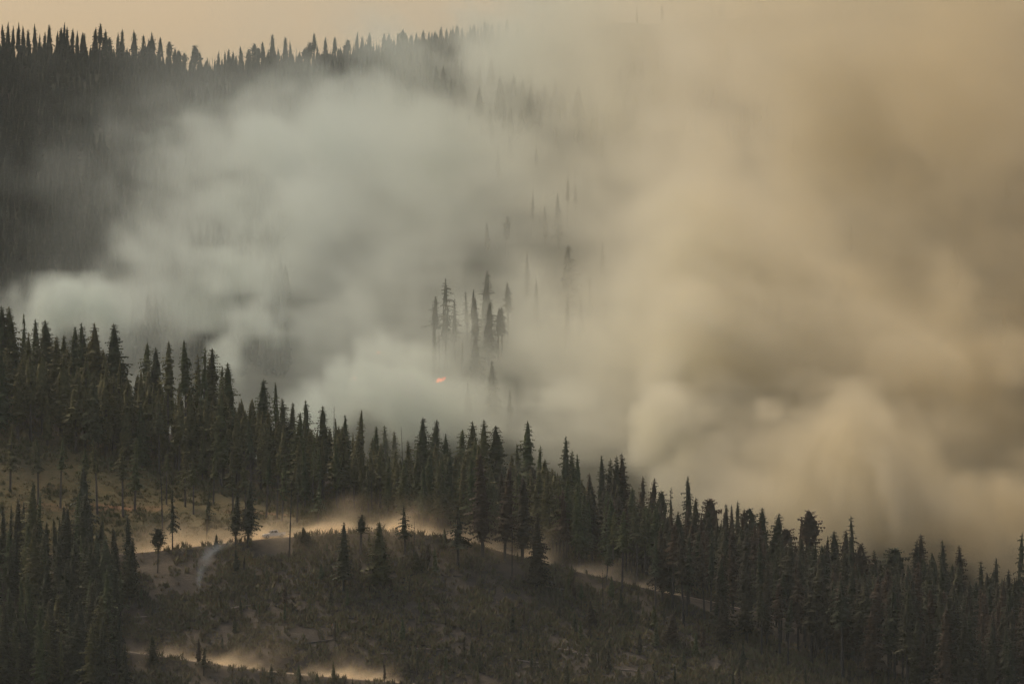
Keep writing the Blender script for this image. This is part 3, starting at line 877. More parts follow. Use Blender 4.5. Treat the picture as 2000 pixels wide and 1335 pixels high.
tufts("forest_undergrowth", bx_, bd_, .5, 2.0, 9, .9, .25, M['brushmix'], "dark undergrowth at the feet of the ridge stand", "undergrowth")

sx_, sd_ = scatter(1500, 1376, 1460, lambda x, d, u, v_: (u > 255) & (u < 1700) & (v_ > lim_(u) + 4) & (v_ < 1400) & (fbm(x, d, d * 0, 16., 2, 61.) > .47))
sap_n = 0
for x, d in zip(sx_, sd_):
    if sap_n >= 150 or not far_enough(x, d, 1.6): continue
    sap_n += 1; TAKEN.append((x, d))
    mt = random.choices(['green', 'scorch', 'dark'], [1.3, 1.2, 1])[0]
    kd = random.choice(['fir', 'spruce', 'spire', 'column'])
    H = random.uniform(2.4, 6.4)
    o = obj("sapling_tree", random.choice(lowvar(kd, mt)), loc=(x, d, tz(x, d))); s = H / REF
    o.scale = (s * 1.5, s * 1.5, s); o.rotation_euler = (0, 0, random.uniform(0, 6))
    u_, w_ = proj(x, d, tz(x, d))
    spot = ['left', 'left middle', 'centre', 'right middle', 'right'][int(np.clip((u_ - 250) / 290, 0, 4))]
    row = ['upper', 'middle', 'lower', 'bottom'][int(np.clip((w_ - 1080) / 65, 0, 3))]
    tag(o, f"{'tall' if H > 4.8 else ('short' if H < 3.6 else 'mid-sized')} {dict(green='green', scorch='rusty scorched', dark='dark')[mt]} sapling in the brush, {row} {spot} of the clearing",
        "sapling", {'green': "green saplings in the clearing", 'scorch': "scorched saplings in the clearing", 'dark': "dark saplings in the clearing"}[mt])

LOGM = []
for s in range(3):
    r_ = random.Random(70 + s)
    pts = [(r_.uniform(-.05, .05), r_.uniform(-.05, .05), z_) for z_ in np.linspace(-.5, .5, 6)]
    v_, f_ = tube([(p[0] * .25, p[1] * .25, p[2]) for p in pts], [.022, .021, .019, .017, .014, .010], 7)
    f_.append(tuple(range(6, -1, -1)))
    LOGM.append((v_, f_))
def log(px, py, L, ang, mt, label, group):
    x, d, z = hit(px, py, 1330, 1560, terrain, .5)
    a = math.radians(ang); ex, ed = math.cos(a) * L / 2, math.sin(a) * L / 2
    za, zb = tz(x - ex, d - ed), tz(x + ex, d + ed)
    r0 = .022 * L * (8 / L) ** .5
    v0 = Vector((x - ex, d - ed, za + .2)); v1 = Vector((x + ex, d + ed, zb + .2)); ax = v1 - v0
    v_, f_ = random.choice(LOGM)
    key = (id(v_), mt)
    if key not in LOGC:
        LOGC[key] = mesh_np("fallen_log", v_, f_, M[mt], True)
    o = obj("fallen_log", LOGC[key]); o.location = (v0 + v1) / 2
    o.rotation_euler = ax.to_track_quat('Z', 'Y').to_euler(); k_ = 8 * (L / 8) ** .5
    o.scale = (k_, k_, ax.length)
    tag(o, label, "log", group)
LOGC = {}
for i, (px, py, L, ang) in enumerate([(1040, 1296, 7, -8), (1052, 1304, 5, 15), (1110, 1270, 6, -14), (1132, 1277, 7, -18), (1148, 1282, 5, -10), (1122, 1275, 4, 25), (1250, 1262, 7, -12), (1290, 1255, 6, -20)]):
    log(px, py, L, ang, 'wood', "bleached log in the pale slash piles at the lower middle of the clearing" if i < 6 else "bleached log below the foot of the right stand", "bleached logs in the clearing")
for px, py in [(860, 1122), (905, 1128), (960, 1118), (775, 1130), (1085, 1150), (700, 1210), (560, 1190), (480, 1185), (430, 1160), (620, 1255), (760, 1278), (840, 1270), (930, 1240), (1180, 1250), (1330, 1285), (1390, 1262), (1425, 1300), (1470, 1290), (1510, 1318), (1230, 1310), (1080, 1322), (900, 1318), (330, 1180), (290, 1205), (1200, 1215), (1010, 1190)]:
    log(px, py, random.uniform(4, 8), random.uniform(-28, 20), random.choice(['wood', 'char', 'char']), "charred or greyed fallen log lying in the brush of the clearing", "fallen logs in the clearing")
x, d, z = hit(740, 1186, 1330, 1460, terrain, .5)
v_, f_ = tube([(0, 0, -.3), (0, 0, .3), (.02, 0, .75), (.03, .02, .82)], [.34, .3, .27, .24], 10)
tag(obj("cut_stump", mesh_np("cut_stump", v_, f_, M['wood'], False), loc=(x, d, z)), "pale cut stump alone in the middle of the clearing", "stump")

# ------------------------------------------------------------------ flames on the far slope
fm = bpy.data.materials.new("flame"); fm.use_nodes = True
t = fm.node_tree; t.nodes.remove(t.nodes["Principled BSDF"])
em = t.nodes.new("ShaderNodeEmission")
tc = t.nodes.new("ShaderNodeTexCoord"); sp = t.nodes.new("ShaderNodeSeparateXYZ"); t.links.new(tc.outputs["Generated"], sp.inputs[0])
t.links.new(ramp(t, [(0.0, (1.0, .26, .06)), (.5, (1.0, .14, .04)), (1.0, (.7, .05, .02))], sp.outputs[2]), em.inputs[0])
em.inputs[1].default_value = 9.0
t.links.new(em.outputs[0], t.nodes["Material Output"].inputs[0])
def flame(px, py, wid, hgt, seed, label):
    x, d, z = hit(px, py, 1690, 2790, terrain, 1.0)
    d -= 3; x = (px - 1000) / F * d; z = P(px, py, d)[2] - hgt * .4
    r_ = random.Random(seed); V = []; Fc = []
    for k in range(9):
        cx_ = r_.uniform(-.5, .5) * wid; cy_ = r_.uniform(-.6, .6); h = hgt * r_.uniform(.5, 1.0); rr = min(.16, wid * r_.uniform(.03, .06))
        pts = []; rad = []
        for i in range(7):
            q = i / 6
            pts.append((cx_ + .55 * h * q + .12 * math.sin(q * 7 + k), cy_, cx_ * .35 + h * q)); rad.append(rr * math.sin(math.pi * (q * .86 + .14)) ** .8 + .01)
        v_, f_ = tube(pts, rad, 7); o_ = len(V); V += v_; Fc += [tuple(i + o_ for i in q) for q in f_]
    tag(obj("flame", mesh_np("flame", V, Fc, fm, True), loc=(x, d, z)), label, "flame", "flames on the far slope")
flame(860, 741, 3.2, 1.7, 1, "brightest orange flame at the foot of the smoky tree clump")
flame(689, 738, 1.8, .8, 2, "dim red flame left of the bright one, low in the grey smoke")
flame(738, 688, 1.2, .45, 3, "faintest flame line uphill between the other two")

# ------------------------------------------------------------------ pickup on the road
def pm(name, col, rough=.4, metal=0.0):
    m_, t_, b_ = mat(name)
    n_ = noise(t_, 6.0, 3)
    t_.links.new(ramp(t_, [(0.3, tuple(q * .85 for q in col)), (.7, col)], n_), b_.inputs["Base Color"])
    b_.inputs["Roughness"].default_value = rough; b_.inputs["Metallic"].default_value = metal
    return m_
WHITE = pm("white_paint", (.78, .76, .72), .3); GLASS = pm("dark_glass", (.02, .022, .025), .08); RUB = pm("tyre_rubber", (.02, .02, .02), .85)
STEEL = pm("wheel_steel", (.45, .45, .46), .35, .9); PLAST = pm("black_plastic", (.03, .03, .03), .6); LENS = pm("lamp_lens", (.75, .75, .7), .1); RED = pm("red_lens", (.4, .02, .02), .2)
def extrude(prof, y0, y1, inset=0.0):
    n = len(prof)
    v = [(x_, y0 + inset * 0, z_) for x_, z_ in prof] + [(x_, y1, z_) for x_, z_ in prof]
    f = [tuple(range(n)), tuple(range(2 * n - 1, n - 1, -1))] + [(i, n + i, n + (i + 1) % n, (i + 1) % n) for i in range(n)]
    return v, f
def box(x0, x1, y0, y1, z0, z1):
    v = [(a, b_, c_) for a in (x0, x1) for b_ in (y0, y1) for c_ in (z0, z1)]
    return v, [(0, 1, 3, 2), (4, 6, 7, 5), (0, 4, 5, 1), (2, 3, 7, 6), (0, 2, 6, 4), (1, 5, 7, 3)]
xt = P(536, 1032, 1465)[0]
dt_ = float(np.interp(xt, R1X, R1D)) - .9; zt_ = float(np.interp(xt, R1X, R1Z)) + .14
zf = float(np.interp(xt - 3, R1X, R1Z)); zb_ = float(np.interp(xt + 3, R1X, R1Z))
truck = obj("pickup_truck", None, loc=(xt, dt_, zt_))
truck.rotation_euler = (0, -math.atan2(zb_ - zf, 6.0), math.radians(14))
tag(truck, "white pickup truck driving left along the road ahead of its dust trail", "truck")
def part(name, vf, m_, parent, bev=.04):
    o = obj(name, mesh_np(name, vf[0], vf[1], m_), parent)
    if bev:
        md = o.modifiers.new("bevel", 'BEVEL'); md.width = bev; md.segments = 2; md.limit_method = 'ANGLE'
    return o
body = part("body", extrude([(-2.75, .45), (-2.72, .95), (-2.55, 1.06), (-1.35, 1.16), (2.70, 1.16), (2.72, .55), (2.1, .42), (-2.2, .38)], -.95, .95), WHITE, truck)
cab_v = [(-1.30, -.90, 1.14), (1.05, -.90, 1.14), (.80, -.74, 1.84), (-.60, -.74, 1.84), (-1.30, .90, 1.14), (1.05, .90, 1.14), (.80, .74, 1.84), (-.60, .74, 1.84)]
cab = part("cab", (cab_v, [(0, 1, 2, 3), (7, 6, 5, 4), (3, 2, 6, 7), (1, 5, 6, 2), (0, 3, 7, 4), (4, 5, 1, 0)]), WHITE, truck)
def quad_panel(name, pts, m_, parent, nrm, th=.012):
    a = [Vector(p) + Vector(nrm) * th for p in pts]; b_ = [Vector(p) - Vector(nrm) * th for p in pts]
    return part(name, ([tuple(q) for q in a + b_], [(0, 1, 2, 3), (7, 6, 5, 4), (0, 4, 5, 1), (1, 5, 6, 2), (2, 6, 7, 3), (3, 7, 4, 0)]), m_, parent, 0)
quad_panel("windscreen", [(-1.22, -.80, 1.20), (-1.22, .80, 1.20), (-.66, .68, 1.78), (-.66, -.68, 1.78)], GLASS, cab, (-.72, 0, .69))
quad_panel("rear_window", [(1.0, -.78, 1.22), (1.0, .78, 1.22), (.83, .68, 1.76), (.83, -.68, 1.76)], GLASS, cab, (.95, 0, .25))
for s in (-1, 1):
    quad_panel("side_window", [(-1.08, s * .885, 1.2), (-.15, s * .885, 1.2), (-.15, s * .76, 1.76), (-.58, s * .76, 1.76)], GLASS, cab, (0, s, .23))
    quad_panel("side_window", [(-.05, s * .885, 1.2), (.88, s * .885, 1.2), (.72, s * .76, 1.76), (-.05, s * .76, 1.76)], GLASS, cab, (0, s, .23))
    part("headlight", box(-2.77, -2.66, s * .62 - .2, s * .62 + .2, .74, .93), LENS, truck, .02)
    part("tail_light", box(2.66, 2.745, s * .84 - .09, s * .84 + .09, .72, 1.08), RED, truck, .02)
    part("mirror", box(-1.12, -.98, s * 1.0 - .08, s * 1.0 + .08, 1.22, 1.42), PLAST, truck, .02)
    dr_ = part("door", box(-1.18, .0, s * .955 - .012, s * .955 + .012, .55, 1.12), WHITE, truck, .01)
    part("handle", box(-.22, -.06, s * .985 - .015, s * .985 + .015, .98, 1.02), PLAST, dr_, 0)
    for xw in (-1.75, 1.75):
        wv, wf = [], []
        for rr, yy in ((.24, -.11), (.37, -.12), (.39, -.08), (.39, .08), (.37, .12), (.24, .11)):
            for k in range(18):
                a = 6.2832 * k / 18; wv.append((xw + rr * math.cos(a), s * .86 + yy, .39 + rr * math.sin(a)))
        for i in range(6):
            for k in range(18):
                wf.append((i * 18 + k, i * 18 + (k + 1) % 18, ((i + 1) % 6) * 18 + (k + 1) % 18, ((i + 1) % 6) * 18 + k))
        wh = part("wheel", (wv, wf), RUB, truck, 0)
        rv = [(xw, s * .96, .39)] + [(xw + .245 * math.cos(6.2832 * k / 18), s * .93, .39 + .245 * math.sin(6.2832 * k / 18)) for k in range(18)] + [(xw, s * .82, .39)]
        part("rim", (rv, [(0, 1 + k, 1 + (k + 1) % 18) for k in range(18)] + [(19, 1 + (k + 1) % 18, 1 + k) for k in range(18)]), STEEL, wh, 0)
part("bumper", box(-2.88, -2.72, -.92, .92, .42, .62), STEEL, truck, .03)
part("grille", box(-2.775, -2.70, -.40, .40, .66, .92), PLAST, truck, .02)
part("cargo_bed", extrude([(1.12, 1.158), (2.62, 1.158), (2.62, 1.20), (1.12, 1.20)], -.9, .9), PLAST, truck, .01)
# ------------------------------------------------------------------ smoke volumes
def grid_volume(name, dens, lo, hi, material, label, cat):
    """dens (nx,ny,nz) float32 -> voxel volume carried by a geometry-nodes volume grid"""
    nx_, ny_, nz_ = dens.shape
    me_ = bpy.data.meshes.new(name)
    me_.vertices.add(dens.size)
    a = me_.attributes.new("rho", 'FLOAT', 'POINT')
    a.data.foreach_set("value", np.ascontiguousarray(dens, np.float32).ravel())
    o = obj(name, me_)
    g = bpy.data.node_groups.new(name + "_nodes", 'GeometryNodeTree')
    g.interface.new_socket("Geometry", in_out='INPUT', socket_type='NodeSocketGeometry')
    g.interface.new_socket("Geometry", in_out='OUTPUT', socket_type='NodeSocketGeometry')
    N = g.nodes.new; L = g.links.new
    gi, go = N("NodeGroupInput"), N("NodeGroupOutput")
    vc = N("GeometryNodeVolumeCube")
    vc.inputs["Min"].default_value = lo; vc.inputs["Max"].default_value = hi
    for k, n_ in zip("XYZ", dens.shape):
        vc.inputs["Resolution " + k].default_value = n_
    pos = N("GeometryNodeInputPosition")
    sub = N("ShaderNodeVectorMath"); sub.operation = 'SUBTRACT'; sub.inputs[1].default_value = lo
    L(pos.outputs[0], sub.inputs[0])
    mul = N("ShaderNodeVectorMath"); mul.operation = 'MULTIPLY'
    mul.inputs[1].default_value = [(n_ - 1) / (h - l) for n_, h, l in zip(dens.shape, hi, lo)]
    L(sub.outputs[0], mul.inputs[0])
    rnd = N("ShaderNodeVectorMath"); rnd.operation = 'ADD'; rnd.inputs[1].default_value = (.5, .5, .5)
    L(mul.outputs[0], rnd.inputs[0])
    fl = N("ShaderNodeVectorMath"); fl.operation = 'FLOOR'; L(rnd.outputs[0], fl.inputs[0])
    sx = N("ShaderNodeSeparateXYZ"); L(fl.outputs[0], sx.inputs[0])
    f2i = []
    for k in range(3):
        c_ = N("FunctionNodeFloatToInt"); c_.rounding_mode = 'ROUND'; L(sx.outputs[k], c_.inputs[0]); f2i.append(c_)
    def imath(op, a_, b_):
        m_ = N("FunctionNodeIntegerMath"); m_.operation = op
        for s_, v_ in ((m_.inputs[0], a_), (m_.inputs[1], b_)):
            if isinstance(v_, int): s_.default_value = v_
            else: L(v_, s_)
        return m_.outputs[0]
    idx = imath('ADD', imath('MULTIPLY', imath('ADD', imath('MULTIPLY', f2i[0].outputs[0], ny_), f2i[1].outputs[0]), nz_), f2i[2].outputs[0])
    na = N("GeometryNodeInputNamedAttribute"); na.data_type = 'FLOAT'; na.inputs["Name"].default_value = "rho"
    si = N("GeometryNodeSampleIndex"); si.data_type = 'FLOAT'; si.domain = 'POINT'; si.clamp = True
    L(gi.outputs[0], si.inputs["Geometry"]); L(na.outputs[0], si.inputs["Value"]); L(idx, si.inputs["Index"])
    L(si.outputs[0], vc.inputs["Density"])
    sm = N("GeometryNodeSetMaterial"); sm.inputs["Material"].default_value = material
    L(vc.outputs[0], sm.inputs["Geometry"]); L(sm.outputs[0], go.inputs[0])
    mod = o.modifiers.new("volume_grid", 'NODES'); mod.node_group = g
    me_.materials.append(material)
    tag(o, label, cat, kind="stuff")
    return o

def axes(lo, hi, shape):
    return np.meshgrid(*[np.linspace(l, h, n_, dtype=np.float32) for l, h, n_ in zip(lo, hi, shape)], indexing='ij')

lo, hi = (-330.0, 1440.0, -10.0), (330.0, 2865.0, 330.0)
shape = (220, 222, 126)
X, D, Z = axes(lo, hi, shape)
x1 = X[:, :, 0]; d1 = D[:, :, 0]
TZ = terrain(x1.ravel().astype(float), d1.ravel().astype(float)).reshape(x1.shape).astype(np.float32)
HT = Z - TZ[:, :, None]
W1 = fbm(X, D, Z, 70.0, 3, 31.0) - .5
W2 = fbm(X, D, Z, 70.0, 3, 57.0) - .5
XW = X + 60 * W1 + .25 * Z; DW = D; ZW = Z + 50 * W2
N1 = fbm(XW, DW * .4, ZW, 75.0, 5, 3.0)
N2 = fbm(XW, DW * .3, ZW, 28.0, 4, 13.0)
N3 = fbm(X, D * .35, Z, 13.0, 3, 23.0)
def billow(s, octv, off):
    r = 0; a = .5; t_ = 0
    for o in range(octv):
        k = 2.1 ** o / s
        r = r + a * np.abs(2 * vnoise(XW * k + off + o * 7.7, DW * (.4 * k) + off, ZW * k + off * .3 + o * 3.1) - 1); t_ += a; a *= .5
    return r / t_                     # 0..1, mean about .33
B1 = billow(46.0, 4, 71.0)
B2 = billow(20.0, 3, 83.0)
del W1, W2, XW, ZW
bill = np.clip(.5 + 3.2 * (N1 - .5) + 3.2 * (B1 - .34) + 2.0 * (B2 - .34), 0.02, 2.8)
U = 1000 + X * F / D
# ground-hugging smoke of the burning slope, thicker to the right
side = np.interp(X, [-300, -170, -110, -60, 0, 60, 140, 300], [.0003, .0008, .0026, .0060, .0096, .0085, .006, .006]).astype(np.float32)
cen = np.exp(-((X + 22) / 62) ** 2)
near = sstep(0, 1, (D - (1610 + 40 * cen)) / (125 + 50 * cen)) * (1 - sstep(2620, 2850, D))
rho = side * near * np.exp(-np.clip(HT, 0, None) / (60.0 - 26 * cen)) * bill
# tan pall drifting over the right half
def blob(px, py, d, rx, rd, rz, s, edge=.55):
    c = P(px, py, d)
    i0 = [max(0, int((c[k] - 1.7 * r_ - lo[k]) / (hi[k] - lo[k]) * shape[k])) for k, r_ in enumerate((rx, rd, rz))]
    i1 = [min(shape[k], int((c[k] + 1.7 * r_ - lo[k]) / (hi[k] - lo[k]) * shape[k]) + 2) for k, r_ in enumerate((rx, rd, rz))]
    sl = tuple(slice(a, b_) for a, b_ in zip(i0, i1))
    r = np.sqrt(((X[sl] - c[0]) / rx) ** 2 + ((D[sl] - c[1]) / rd) ** 2 + ((Z[sl] - c[2]) / rz) ** 2)
    A_, B_ = (N1, B1) if rz > 24 else (N2, B2)
    fld = 1 - r + edge * 2.0 * (A_[sl] - .5) + edge * 2.4 * (B_[sl] - .34) + .5 * (B2[sl] - .34)
    rho[sl] += s * sstep(0, .25 if rz < 16 else (.40 if rz < 40 else .6), fld) * np.clip(.12 + 2.6 * B_[sl], 0, 2.2)
BL = [(1500, 250, 2050, 75, 260, 95, .0035), (1780, 520, 1950, 85, 240, 120, .0045), (1960, 150, 1900, 90, 240, 95, .007), (1450, 620, 1900, 45, 170, 60, .005),
      (1300, 420, 2250, 55, 200, 70, .003), (1120, 160, 2450, 60, 200, 50, .004), (1950, 850, 1760, 70, 110, 55, .008), (1560, 820, 1780, 45, 90, 40, .010), (1380, 860, 1740, 22, 60, 24, .012),
      (1750, 950, 1700, 50, 60, 22, .012), (1340, 700, 1780, 16, 40, 26, .018), (1380, 620, 1790, 20, 50, 22, .014), (1260, 905, 1680, 9, 20, 7, .03),
      (1900, 1010, 1660, 60, 50, 20, .014), (1650, 980, 1670, 40, 50, 20, .012), (1450, 930, 1680, 26, 50, 16, .012), (2050, 1080, 1650, 40, 45, 18, .016),
      (1330, 540, 1830, 26, 60, 26, .012), (1300, 830, 1700, 13, 30, 13, .022), (1480, 560, 1850, 40, 90, 40, .008),
      # grey puffs to the left
      (455, 650, 1860, 9, 30, 16, 0.0287), (490, 570, 1880, 14, 40, 20, 0.0270), (530, 490, 1930, 20, 50, 20, 0.0108), (590, 330, 2150, 40, 90, 30, 0.0050), (430, 330, 2250, 34, 90, 26, 0.0034), (560, 240, 2350, 34, 90, 20, 0.0040),
      (330, 480, 2020, 26, 60, 20, 0.0059), (240, 540, 1950, 22, 60, 16, 0.0059), (140, 600, 1880, 16, 50, 10, 0.0197), (60, 640, 1850, 18, 40, 9, 0.0107), (290, 620, 1880, 20, 50, 14, 0.0059), (340, 380, 2150, 22, 60, 20, 0.0040),
      (720, 250, 2400, 50, 120, 34, 0.0034), (680, 430, 2150, 36, 80, 28, 0.0045), (760, 330, 2300, 40, 100, 30, 0.0034), (690, 780, 1760, 16, 40, 9, 0.0162), (760, 720, 1800, 16, 40, 10, 0.0162), (830, 780, 1740, 18, 30, 8, .016),
      (860, 450, 2180, 36, 60, 24, .006), (1010, 640, 2010, 36, 50, 14, .006), (840, 690, 1960, 26, 40, 8, .010), (1180, 480, 2150, 30, 70, 28, .006), (1010, 300, 2350, 46, 100, 30, .008), (1090, 700, 1880, 24, 50, 14, .012), (1000, 840, 1720, 26, 30, 7, .016), (1160, 860, 1710, 26, 40, 14, .014)]
BL += [(660, 610, 1880, 18, 50, 11, .014), (730, 560, 1950, 16, 50, 11, .010), (1850, 820, 1800, 90, 120, 50, .005), (1600, 760, 1850, 60, 120, 45, .004), (190, 400, 2250, 30, 140, 22, .0008), (330, 250, 2450, 34, 120, 16, .0010), (400, 540, 1930, 14, 40, 15, .022), (410, 470, 1980, 12, 36, 10, 0.0099), (425, 560, 1850, 7, 22, 12, .05), (450, 500, 1870, 10, 26, 11, 0.0248), (500, 520, 1880, 11, 26, 12, .045), (540, 560, 1880, 9, 26, 14, .04), (480, 630, 1850, 10, 24, 10, .04), (440, 680, 1820, 7, 20, 8, .04),
       (120, 585, 1850, 9, 26, 7, .04), (165, 575, 1860, 9, 26, 8, .035), (230, 590, 1860, 10, 26, 8, .03), (300, 480, 1960, 13, 30, 10, 0.0138), (370, 440, 2000, 13, 30, 10, 0.0121), (250, 470, 2020, 12, 30, 10, 0.0110), (540, 300, 2200, 16, 40, 12, 0.0110), (620, 290, 2220, 18, 40, 12, 0.0099), (470, 370, 2120, 14, 40, 12, 0.0099), (390, 300, 2300, 16, 40, 12, 0.0077), (700, 200, 2450, 22, 50, 13, 0.0077),
       (1320, 640, 1740, 8, 24, 10, 0.0300), (1345, 590, 1750, 10, 26, 9, 0.0270), (1400, 560, 1770, 12, 28, 9, 0.0240), (1305, 720, 1730, 7, 22, 10, 0.0300), (1290, 800, 1710, 7, 20, 8, 0.0300), (1250, 880, 1680, 7, 18, 6, 0.0300), (1220, 900, 1670, 5, 15, 4, 0.0300), (1300, 880, 1690, 8, 20, 6, 0.0240),
       (1730, 760, 1720, 10, 26, 8, 0.0180), (1790, 720, 1730, 12, 28, 9, 0.0160), (1700, 820, 1710, 9, 24, 8, 0.0180), (1870, 730, 1730, 13, 28, 10, 0.0160), (1960, 690, 1740, 13, 28, 11, 0.0160), (1620, 850, 1710, 9, 24, 7, 0.0140), (1560, 870, 1700, 8, 22, 6, 0.0120),
       (700, 740, 1790, 8, 24, 6, .035), (760, 690, 1830, 9, 24, 6, .035), (820, 720, 1810, 8, 24, 5, .025), (660, 800, 1750, 7, 20, 5, .035), (1040, 790, 1740, 9, 22, 5, .03), (1110, 770, 1750, 9, 22, 6, .03),
       (1160, 80, 2620, 60, 100, 28, .022), (1010, 100, 2620, 34, 80, 20, .012), (1400, 60, 2400, 90, 200, 60, .006), (1650, 50, 2500, 150, 200, 50, .006), (940, 800, 1760, 24, 26, 8, .012)]
for q in BL: blob(*q)
def thin(px, py, d, rx, rd, rz, k):        # gaps where the forest shows through
    c = P(px, py, d)
    g_ = np.exp(-(((X - c[0]) / rx) ** 2 + ((D - c[1]) / rd) ** 2 + ((Z - c[2]) / rz) ** 2))
    rho[...] *= 1 - k * np.clip(g_ * (.4 + 1.2 * N2), 0, 1)
for q in [(640, 600, 1900, 12, 150, 15, .45), (805, 575, 2000, 13, 120, 10, .5), (580, 235, 2350, 22, 140, 8, .7), (1010, 315, 2300, 15, 140, 8, .7),
          (80, 430, 2150, 40, 240, 30, .7), (30, 560, 1900, 22, 120, 14, .7), (925, 600, 1850, 16, 80, 14, .85), (1095, 430, 2060, 17, 180, 20, .6), (200, 300, 2350, 40, 250, 30, .3), (860, 735, 1810, 7, 130, 6, .8), (1108, 505, 2080, 8, 190, 13, .85), (950, 590, 1900, 10, 90, 16, .6)]: thin(*q)
rho += .0009 * np.exp(-((X + 30) / 60) ** 2) * sstep(1470, 1560, D) * (1 - sstep(1600, 1660, D)) * np.exp(-np.clip(HT, 0, None) / 22) * bill
rho *= sstep(-4, 3, HT) * (1 - sstep(270, 330, Z))
rho *= sstep(lo[1], lo[1] + 40, D) * sstep(0, 40, 330 - np.abs(X))
rho[rho < 1e-5] = 0
SMOKE = volmat("smoke", (.95, .95, .90), .05)      # grey to brown smoke; sky coolness, sun warmth and right-edge darkening put into colour
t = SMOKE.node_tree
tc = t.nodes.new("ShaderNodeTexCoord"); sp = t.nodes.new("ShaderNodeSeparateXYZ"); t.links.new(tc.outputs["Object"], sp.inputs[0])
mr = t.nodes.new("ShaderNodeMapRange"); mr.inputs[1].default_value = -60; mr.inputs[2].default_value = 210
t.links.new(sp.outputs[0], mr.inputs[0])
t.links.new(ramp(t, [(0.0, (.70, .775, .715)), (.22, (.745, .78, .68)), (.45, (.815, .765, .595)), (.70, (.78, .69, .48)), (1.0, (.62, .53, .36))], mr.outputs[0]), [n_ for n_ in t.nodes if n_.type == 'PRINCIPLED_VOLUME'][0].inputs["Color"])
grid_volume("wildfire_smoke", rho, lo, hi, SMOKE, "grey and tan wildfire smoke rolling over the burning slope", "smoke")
del X, D, Z, HT, N1, N2, N3, B1, B2, bill, U, side, near, rho

# ------------------------------------------------------------------ road dust and a small smoke wisp
def dust_volume(name, RX, RD, RZ, x0, x1, amp, veil, label, hs=1.5, seed=0.0):
    m_ = (RX > x0 - 5) & (RX < x1 + 5)
    dl, dh = RD[m_].min() - 22, RD[m_].max() + 9
    zl, zh = RZ[m_].min() - 9, RZ[m_].max() + 11
    lo_, hi_ = (x0, float(dl), float(zl)), (x1, float(dh), float(zh))
    shp = tuple(int((h - l) / q) for l, h, q in zip(lo_, hi_, (.7, .8, .45)))
    X, D, Z = axes(lo_, hi_, shp)
    dc = np.interp(X[:, 0, 0], RX, RD)[:, None, None]; zc = np.interp(X[:, 0, 0], RX, RZ)[:, None, None]
    T = terrain(X[:, :, 0].ravel().astype(float), D[:, :, 0].ravel().astype(float)).reshape(X.shape[:2])[:, :, None]
    h = Z - T
    n1_ = fbm(X - .7 * Z, D, Z, 9.0, 4, 4.0 + seed); n2_ = fbm(X - .9 * Z, D, Z * .8, 3.0, 3, 9.0 + seed)
    A = np.interp(X[:, 0, 0], *amp)[:, None, None]
    Vl = np.interp(X[:, 0, 0], *veil)[:, None, None]
    off = D - dc
    k = np.clip(.1 + 3.6 * (n1_ - .36) + 1.6 * (n2_ - .5), 0, 2.4)
    hh = hs * np.clip(.35 + 2.2 * (n1_ - .35), .25, 2.0) 
    r = A * .62 * np.exp(-(off / 3.6) ** 2) * np.exp(-np.clip(h, 0, None) / hh) * k
    r = r + Vl * .035 * sstep(-20, -2, off) * (1 - sstep(-1, 7, off)) * np.exp(-np.clip(h, 0, None) / 2.6) * np.clip(.3 + 2.4 * (n1_ - .4), 0, 2)
    r = r * sstep(-.4, .1, h)
    for ax, n_ in enumerate(shp):
        e = np.minimum(np.arange(n_), np.arange(n_)[::-1]) / 4.0
        sh_ = [1, 1, 1]; sh_[ax] = n_
        if ax != 2: r = r * np.clip(e, 0, 1).reshape(sh_)
    r = r * (1 - sstep(zh - 4, zh - .5, Z))
    r[r < 2e-4] = 0
    grid_volume(name, r.astype(np.float32), lo_, hi_, DUST, label, "dust")
DUST = volmat("road_dust", (.93, .78, .54), .2)
ux = lambda u, d: (u - 1000) / F * d
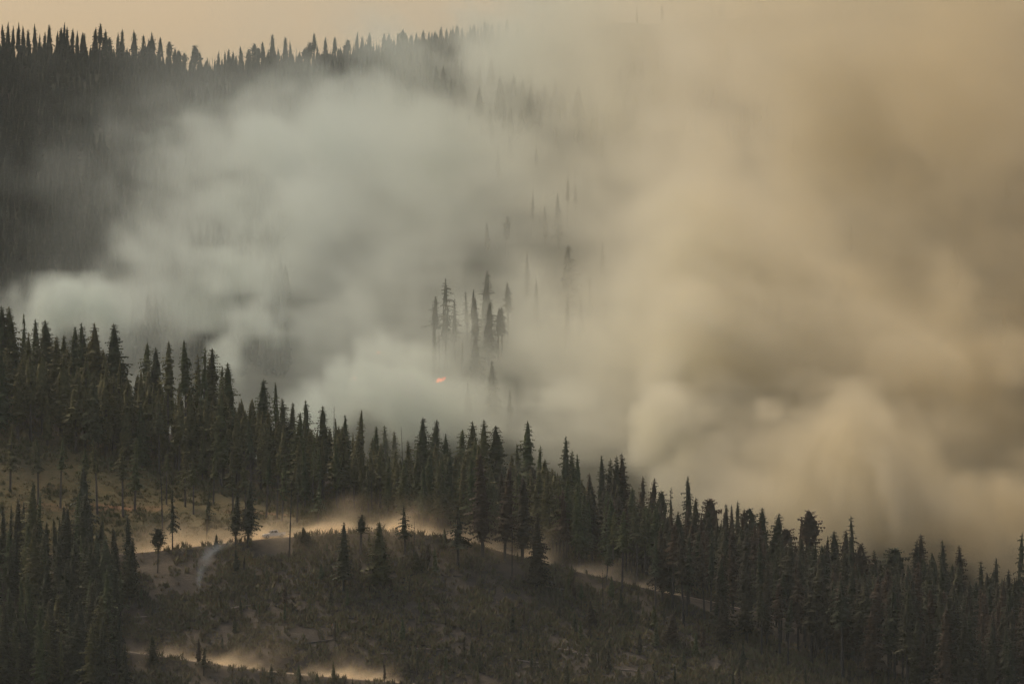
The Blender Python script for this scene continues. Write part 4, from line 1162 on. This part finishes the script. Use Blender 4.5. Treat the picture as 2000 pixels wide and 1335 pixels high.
dust_volume("road_dust", R1X, R1D, R1Z, ux(235, 1465), ux(1340, 1465),
            ([ux(u, 1465) for u in (235, 280, 380, 480, 520, 560, 640, 740, 800, 880, 950, 1050, 1120, 1340)], [0, .8, .9, .7, .5, .9, 1.1, 1.6, 1.5, 1.5, 1.5, 1.2, .7, .4]),
            ([ux(u, 1465) for u in (235, 400, 560, 700, 780, 900, 1000, 1120, 1340)], [.3, .5, 1.0, 2.0, 3.0, 3.0, 1.8, .8, 0]),
            "bright tan dust trail hanging over the upper dirt road")
dust_volume("lower_road_dust", R2X, R2D, R2Z, ux(232, 1410), ux(800, 1400),
            ([ux(u, 1405) for u in (232, 270, 400, 520, 650, 760, 800)], [0, .35, .55, 1.0, 1.0, .5, 0]),
            ([ux(u, 1405) for u in (232, 400, 600, 800)], [.3, .6, .6, .2]), "tan dust trail over the lower dirt road at the bottom left", 2.0, 20.0)
wx, wd, wz = hit(390, 1152, 1330, 1460, terrain, .5)
lo_, hi_ = (wx - 5, wd - 5, wz - .5), (wx + 14, wd + 6, wz + 13)
shp = (54, 28, 44)
X, D, Z = axes(lo_, hi_, shp)
h = Z - wz; q = np.clip(h / 12, 0, 1)
cxx = wx - .8 * np.sin(q * 2.2) + 7.5 * q ** 2.2; w_ = .25 + 1.9 * q ** 1.15
n_ = fbm(X - .5 * Z, D, Z, 3.2, 4, 44.0)
r = np.exp(-(((X - cxx) / w_) ** 2 + ((D - wd) / (w_ + .3)) ** 2)) * .19 * (1 - .6 * q) * np.clip(.2 + 3.2 * (n_ - .36), 0, 2) * (1 - sstep(.75, 1, q)) * sstep(0, .02, q)
r[r < 4e-4] = 0
grid_volume("smoke_wisp", r.astype(np.float32), lo_, hi_, volmat("wisp_smoke", (.74, .86, .95), .2), "thin bluish smoke wisp rising from a smouldering spot in the clearing", "smoke")
# ------------------------------------------------------------------ haze
zmax = 340.0
hv = [(x_, y_, z_) for x_ in (-3200, 3200) for y_ in (-1000, 5400) for z_ in (-97.5, zmax)]
hf = [(0, 1, 3, 2), (4, 6, 7, 5), (0, 4, 5, 1), (2, 3, 7, 6), (0, 2, 6, 4), (1, 5, 7, 3)]
hm = volmat("haze_air", (.78, .86, .82), .2, 0.000026)
tag(obj("haze", mesh_np("haze", hv, hf, hm)), kind="stuff")
